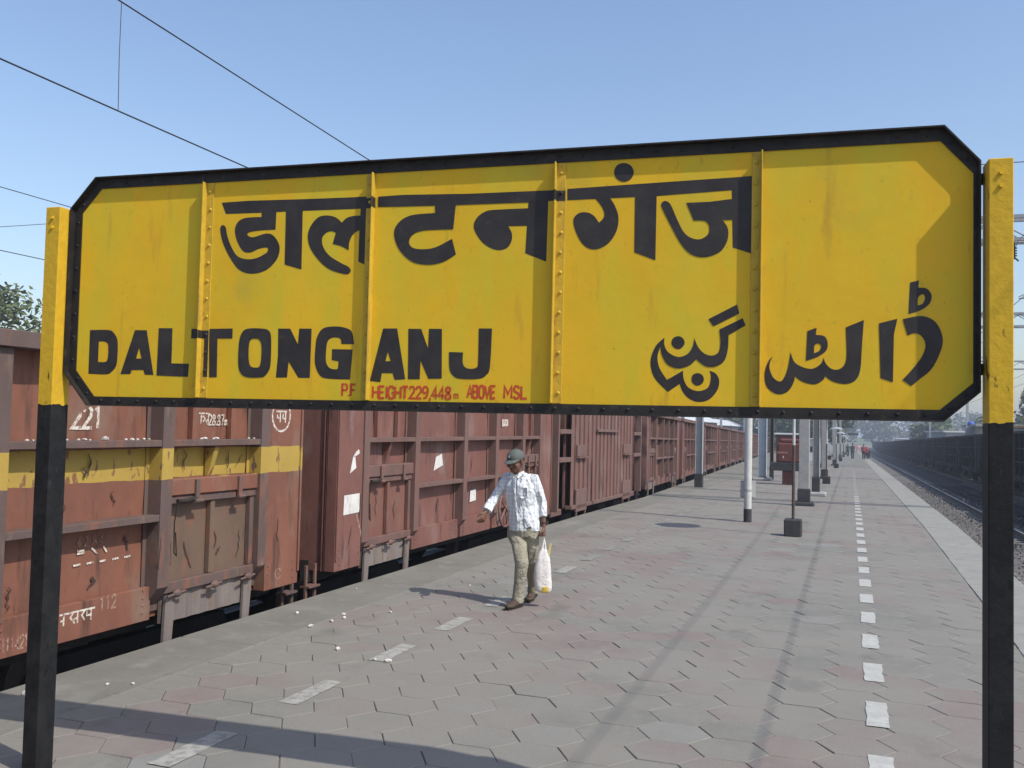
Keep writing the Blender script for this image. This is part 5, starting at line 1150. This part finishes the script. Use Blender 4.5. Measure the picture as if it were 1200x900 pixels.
# ---------------------------------------------------------------- trees and far buildings
def tree(x, y, z0, h, r, crown_z, label, leaf, n=2600, ls=.22, seed=0, group=None, flat=.8):
    rr = random.Random(seed); t = empty('tree', (x, y, z0+gz(y)), 0, label, 'tree', group)
    b = MB(); b.tube([(0, 0, 0), (.1, 0, h*.25), (-.1, .1, h*.5), (.1, 0, h*.75)], [h*.035, h*.026, h*.018, h*.006], 8)
    for k in range(7):
        a = rr.uniform(0, 6.28); zz = h*rr.uniform(.3, .6); e = (math.cos(a)*r*.7, math.sin(a)*r*.7, zz+h*.2)
        b.tube([(0, 0, zz), (e[0]*.5, e[1]*.5, zz+h*.12), e], [h*.014, h*.009, h*.003], 6)
    b.build('trunk', M['bark'], t, True)
    cl = []
    for k in range(26):
        a = rr.uniform(0, 6.28); q = rr.random()**.5*r*.8; zz = crown_z+(h-crown_z)*rr.uniform(.05, .92); f_ = 1-.55*abs((zz-crown_z)/(h-crown_z)-.45)*1.6
        cl.append((q*math.cos(a)*f_, q*math.sin(a)*f_, zz, r*rr.uniform(.22, .42)))
    mb = MB(); vs = []; fs = []
    for k in range(n):
        cx, cy, cz, cr = rr.choice(cl); v = Vector((rr.gauss(0, 1), rr.gauss(0, 1), rr.gauss(0, 1))).normalized()*cr*rr.random()**.35
        p = Vector((cx+v.x, cy+v.y, cz+v.z*flat)); a = Vector((rr.gauss(0, 1), rr.gauss(0, 1), rr.gauss(0, .7))).normalized(); c_ = a.cross(Vector((rr.gauss(0, 1), rr.gauss(0, 1), rr.gauss(0, 1)))).normalized()
        s_ = ls*rr.uniform(.6, 1.3); o = len(vs)
        vs += [p-a*s_-c_*s_*.35, p+a*s_*.2-c_*s_*.5, p+a*s_, p+a*s_*.1+c_*s_*.5]; fs.append((o, o+1, o+2, o+3))
    mb.add(vs, fs); me = bpy.data.meshes.new('crown'); me.from_pydata([tuple(v) for v in vs], [], fs); me.materials.append(M[leaf]); link(me, 'crown', t)
    return t
tree(-44.5, 38, -1.25, 11.0, 4.2, 2.5, 'leafy green tree rising behind the orange-red wagon at the left edge', 'leaf', 3600, .21, 1)
tree(-52, 52, -1.25, 9.5, 5, 2, 'rounded tree farther left behind the nearer leafy one', 'leaf', 2500, .3, 2)
gp = 'trees along the far platform and tracks'
for i, (x, y, z, h, r, cz, lf, lb) in enumerate([
    (-4.5, 150, -1, 13, 6, 2.5, 'leaf_dark', 'dark tree overhanging the far end of the platform'),
    (-9, 165, -1, 14, 6.5, 2.5, 'leaf_dark', 'second dark tree left of the one overhanging the platform'),
    (-15, 185, -1, 12, 6.5, 2, 'leaf', 'green tree behind the far end of the red train'),
    (-24, 200, -1, 11, 7, 2, 'leaf', 'broad green tree farther left behind the red train'),
    (21, 118, -1, 9.6, 4.6, 1.5, 'leaf', 'green tree behind the black wagons right of the right post'),
    (26, 150, -1, 11, 6, 1.5, 'leaf_dark', 'darker tree farther right behind the black wagons'),
    (15.5, 128, -1, 6.0, 3, 1.0, 'leaf_pale', 'low pale green tree beside the ochre building'),
    (14.5, 190, -1, 8.5, 4.5, 1.5, 'leaf', 'green tree behind the far black wagons'),
    (11, 420, -1, 17, 10, 3, 'leaf_pale', 'large pale tree at the vanishing end of the tracks'),
    (-3, 430, -1, 13, 9, 3, 'leaf_pale', 'pale tree beyond the end of the platform'),
    (26, 450, -1, 15, 11, 3, 'leaf_pale', 'pale tree right of the vanishing end of the tracks'),
    (44, 430, -1, 15, 11, 3, 'leaf_pale', 'pale broad tree far right of the tracks'),
    (-30, 430, -1, 15, 12, 3, 'leaf_pale', 'pale broad tree far left beyond the red train'),
    (-60, 420, -1, 15, 13, 3, 'leaf_pale', 'pale broad tree farthest left beyond the red train')]):
    tree(x, y, z, h, r, cz, lb, lf, 2600 if y < 250 else 1500, .26 if y < 140 else (.42 if y < 250 else .9), 10+i, gp)
def building(name, x0, x1, y0, y1, h, wall, roof, label, wins=0, ov=.4, z0=-1.25):
    t = empty(name, ((x0+x1)/2, (y0+y1)/2, z0+gz((y0+y1)/2)), 0, label, 'building'); hx, hy = (x1-x0)/2, (y1-y0)/2
    w_ = MB().box(-hx, hx, -hy, hy, -1.5, h).build('wall', M[wall], t)
    MB().bbox(-hx-ov, hx+ov, -hy-ov, hy+ov, h+.001, h+.25, .03).build('roof', M[roof], t)
    for k in range(wins):
        yy = -hy+2*hy*(k+.5)/wins
        for sx in (-1, 1):
            f_ = MB().box(min(sx*hx, sx*(hx+.06)), max(sx*hx, sx*(hx+.06)), yy-.7, yy+.7, h*.45, h*.8).build('window', M['wall_white'], t)
            MB().box(min(sx*(hx+.061), sx*(hx+.08)), max(sx*(hx+.061), sx*(hx+.08)), yy-.58, yy+.58, h*.45+.1, h*.8-.1).build('pane', M['window_dark'], f_)
    for k in range(max(1, int((x1-x0)/4))):
        xx = -hx+2*hx*(k+.5)/max(1, int((x1-x0)/4)); f_ = MB().box(xx-.6, xx+.6, -hy-.06, -hy, h*.4, h*.75).build('window', M['wall_white'], t)
        MB().box(xx-.5, xx+.5, -hy-.08, -hy-.061, h*.4+.1, h*.75-.1).build('pane', M['window_dark'], f_)
    return t
def shed(x0, x1, y0, y1, zl, zh, label):
    x0 += gx((y0+y1)/2)-1.5; x1 += gx((y0+y1)/2)-1.5; zl += 0; 
    t = empty('station_shed', ((x0+x1)/2, (y0+y1)/2, -1.25), 0, label, 'shed'); hx, hy = (x1-x0)/2, (y1-y0)/2
    MB().box(-hx, hx, -hy, hy, -3, zl+1.25).build('wall', M['wall_grey'], t)
    MB().prism([(-hx-.5, zl+1.2), (-hx-.5, zl+1.3), (0, zh+1.3), (hx+.5, zl+1.3), (hx+.5, zl+1.2), (0, zh+1.2)], 'y', -hy-.6, hy+.6).build('roof', M['roof_sheet'], t)
shed(-17, -11.5, 78, 130, 2.7, 4.0, 'long shed with a pale sheet roof showing above the red wagons')
shed(-17, -11.5, 136, 190, 2.5, 3.6, 'farther pale roofed shed above the end of the red train')
building('ochre_building', 11.6, 15.0, 100, 112, 4.9, 'wall_ochre', 'concrete', 'small ochre building beyond the black wagons under the board\'s right corner', 2)
building('white_building', 13.6, 24, 84, 96, 4.55, 'wall_white', 'orange', 'white building with an orange band right of the right post', 2)
building('grey_building', 13, 24, 150, 200, 5.2, 'wall_grey', 'wall_white', 'pale grey building farther behind the black wagons', 3)
building('far_white_building', 14, 26, 330, 345, 4.6, 'wall_grey', 'roof_sheet', 'hazy white building where the tracks vanish', 2)
t = empty('blue_sheet_stack', (11.3, 104, -1.25), 0, 'bright blue tarpaulin bundle in front of the ochre building', 'tarpaulin')
b = MB(); b.ball((0, 0, 4.2), (.35, .3, .25), 10, 8); b.build('tarpaulin', M['blue_sheet'], t, True); MB().box(-.5, .5, -.4, .4, 0, 4.0).build('pillar', M['wall_grey'], t)
# lattice mast right of the board corner
t = empty('lattice_tower', (12.2, 90, -1.25), 0, 'grey lattice tower beyond the black wagons beside the right post', 'tower')
b = MB()
for sx in (-.8, .8):
    for sy in (-.8, .8): b.tube([(sx, sy, 0), (sx*.45, sy*.45, 7.0)], .06, 5)
b.build('leg', M['galv'], t); b = MB()
for k in range(8):
    z = .2+k*.85; f0 = 1-.55*z/7; f1 = 1-.55*(z+.85)/7
    for sy in (-.8, .8):
        b.tube([(-.8*f0, sy*f0, z), (.8*f1, sy*f1, z+.85)], .035, 4); b.tube([(.8*f0, sy*f0, z), (-.8*f1, sy*f1, z+.85)], .035, 4); b.tube([(-.8*f0, sy*f0, z), (.8*f0, sy*f0, z)], .035, 4)
b.build('bracing', M['galv'], t)
# low railing on the white building, far distance wall
b = MB(); b.add([(-500, 520, -1.3), (500, 520, -1.3)]+[(500-i*20, 520+8*math.sin(i*1.7), 4.5+3*mnoise.noise(Vector((i*.37, 0, 0)))) for i in range(51)], [tuple(range(53))])
bb = MB(); n = 60; vs = []
for i in range(n+1):
    xx = -500+1000*i/n
    vs += [(xx, 505, -5), (xx, 515, 1+4*mnoise.noise(Vector((i*.31, 1, 0)))+1.5*mnoise.noise(Vector((i*1.3, 5, 0)))), (xx, 540, -5)]
bb.add(vs, [(3*i+j, 3*i+3+j, 3*i+4+j, 3*i+1+j) for i in range(n) for j in (0, 1)])
tag(bb.build('far_tree_line', M['leaf_pale'], None, True), kind='stuff')

# ---------------------------------------------------------------- let the long pieces follow the falling, widening ground
bpy.context.view_layer.update()
KN = [20, 24, 60, 110, 170, 300]
def bend_mesh(o, side=True):
    Mw = o.matrix_world.copy(); Mi = Mw.inverted(); me = o.data
    ys = [(Mw @ v.co).y for v in me.vertices]
    if max(ys) < 20.01: return
    bm = bmesh.new(); bm.from_mesh(me); bm.transform(Mw)
    if max(ys)-min(ys) > 12 and len(me.vertices) < 20000:
        for k in KN:
            if min(ys) < k < max(ys): bmesh.ops.bisect_plane(bm, geom=bm.verts[:]+bm.edges[:]+bm.faces[:], plane_co=(0, k, 0), plane_no=(0, 1, 0), dist=.001)
    for v in bm.verts:
        y = v.co.y; v.co.z += gz(y)
        if side and -30 < v.co.x < -4.6: v.co.x += gx(y)
    bm.transform(Mi); bm.to_mesh(me); bm.free(); me.update()
for o in list(C.objects):
    nm_ = o.name.split('.')[0]; pn = o.parent.name.split('.')[0] if o.parent else ''
    if o.type != 'MESH': continue
    if nm_ in ('coping_slab', 'paving_tile', 'sleeper'):
        yw = o.matrix_world.translation.y
        o.location.z += gz(yw)
        if nm_ == 'sleeper' and o.matrix_world.translation.x < -4: o.location.x += gx(yw)
    elif nm_ in ('platform', 'ground', 'cess', 'ballast_bed', 'ballast_stones', 'contact_wire', 'catenary_wire') or pn in ('platform', 'railway_track'):
        bend_mesh(o, nm_ != 'ground')

# ---------------------------------------------------------------- haze
hm = bpy.data.materials.new('haze'); hm.use_nodes = True; nt = hm.node_tree; nt.nodes.clear()
pv = nt.nodes.new('ShaderNodeVolumePrincipled'); pv.inputs['Color'].default_value = (.80, .87, 1, 1); pv.inputs['Density'].default_value = HAZE = .0011
pv.inputs['Anisotropy'].default_value = .2
om = nt.nodes.new('ShaderNodeOutputMaterial'); nt.links.new(pv.outputs[0], om.inputs['Volume'])
USE_HAZE = True
if USE_HAZE:
    hz = MB().box(-3010, 3010, -210, 5010, -6.5, 17.5).build('haze', hm); tag(hz, kind='stuff')
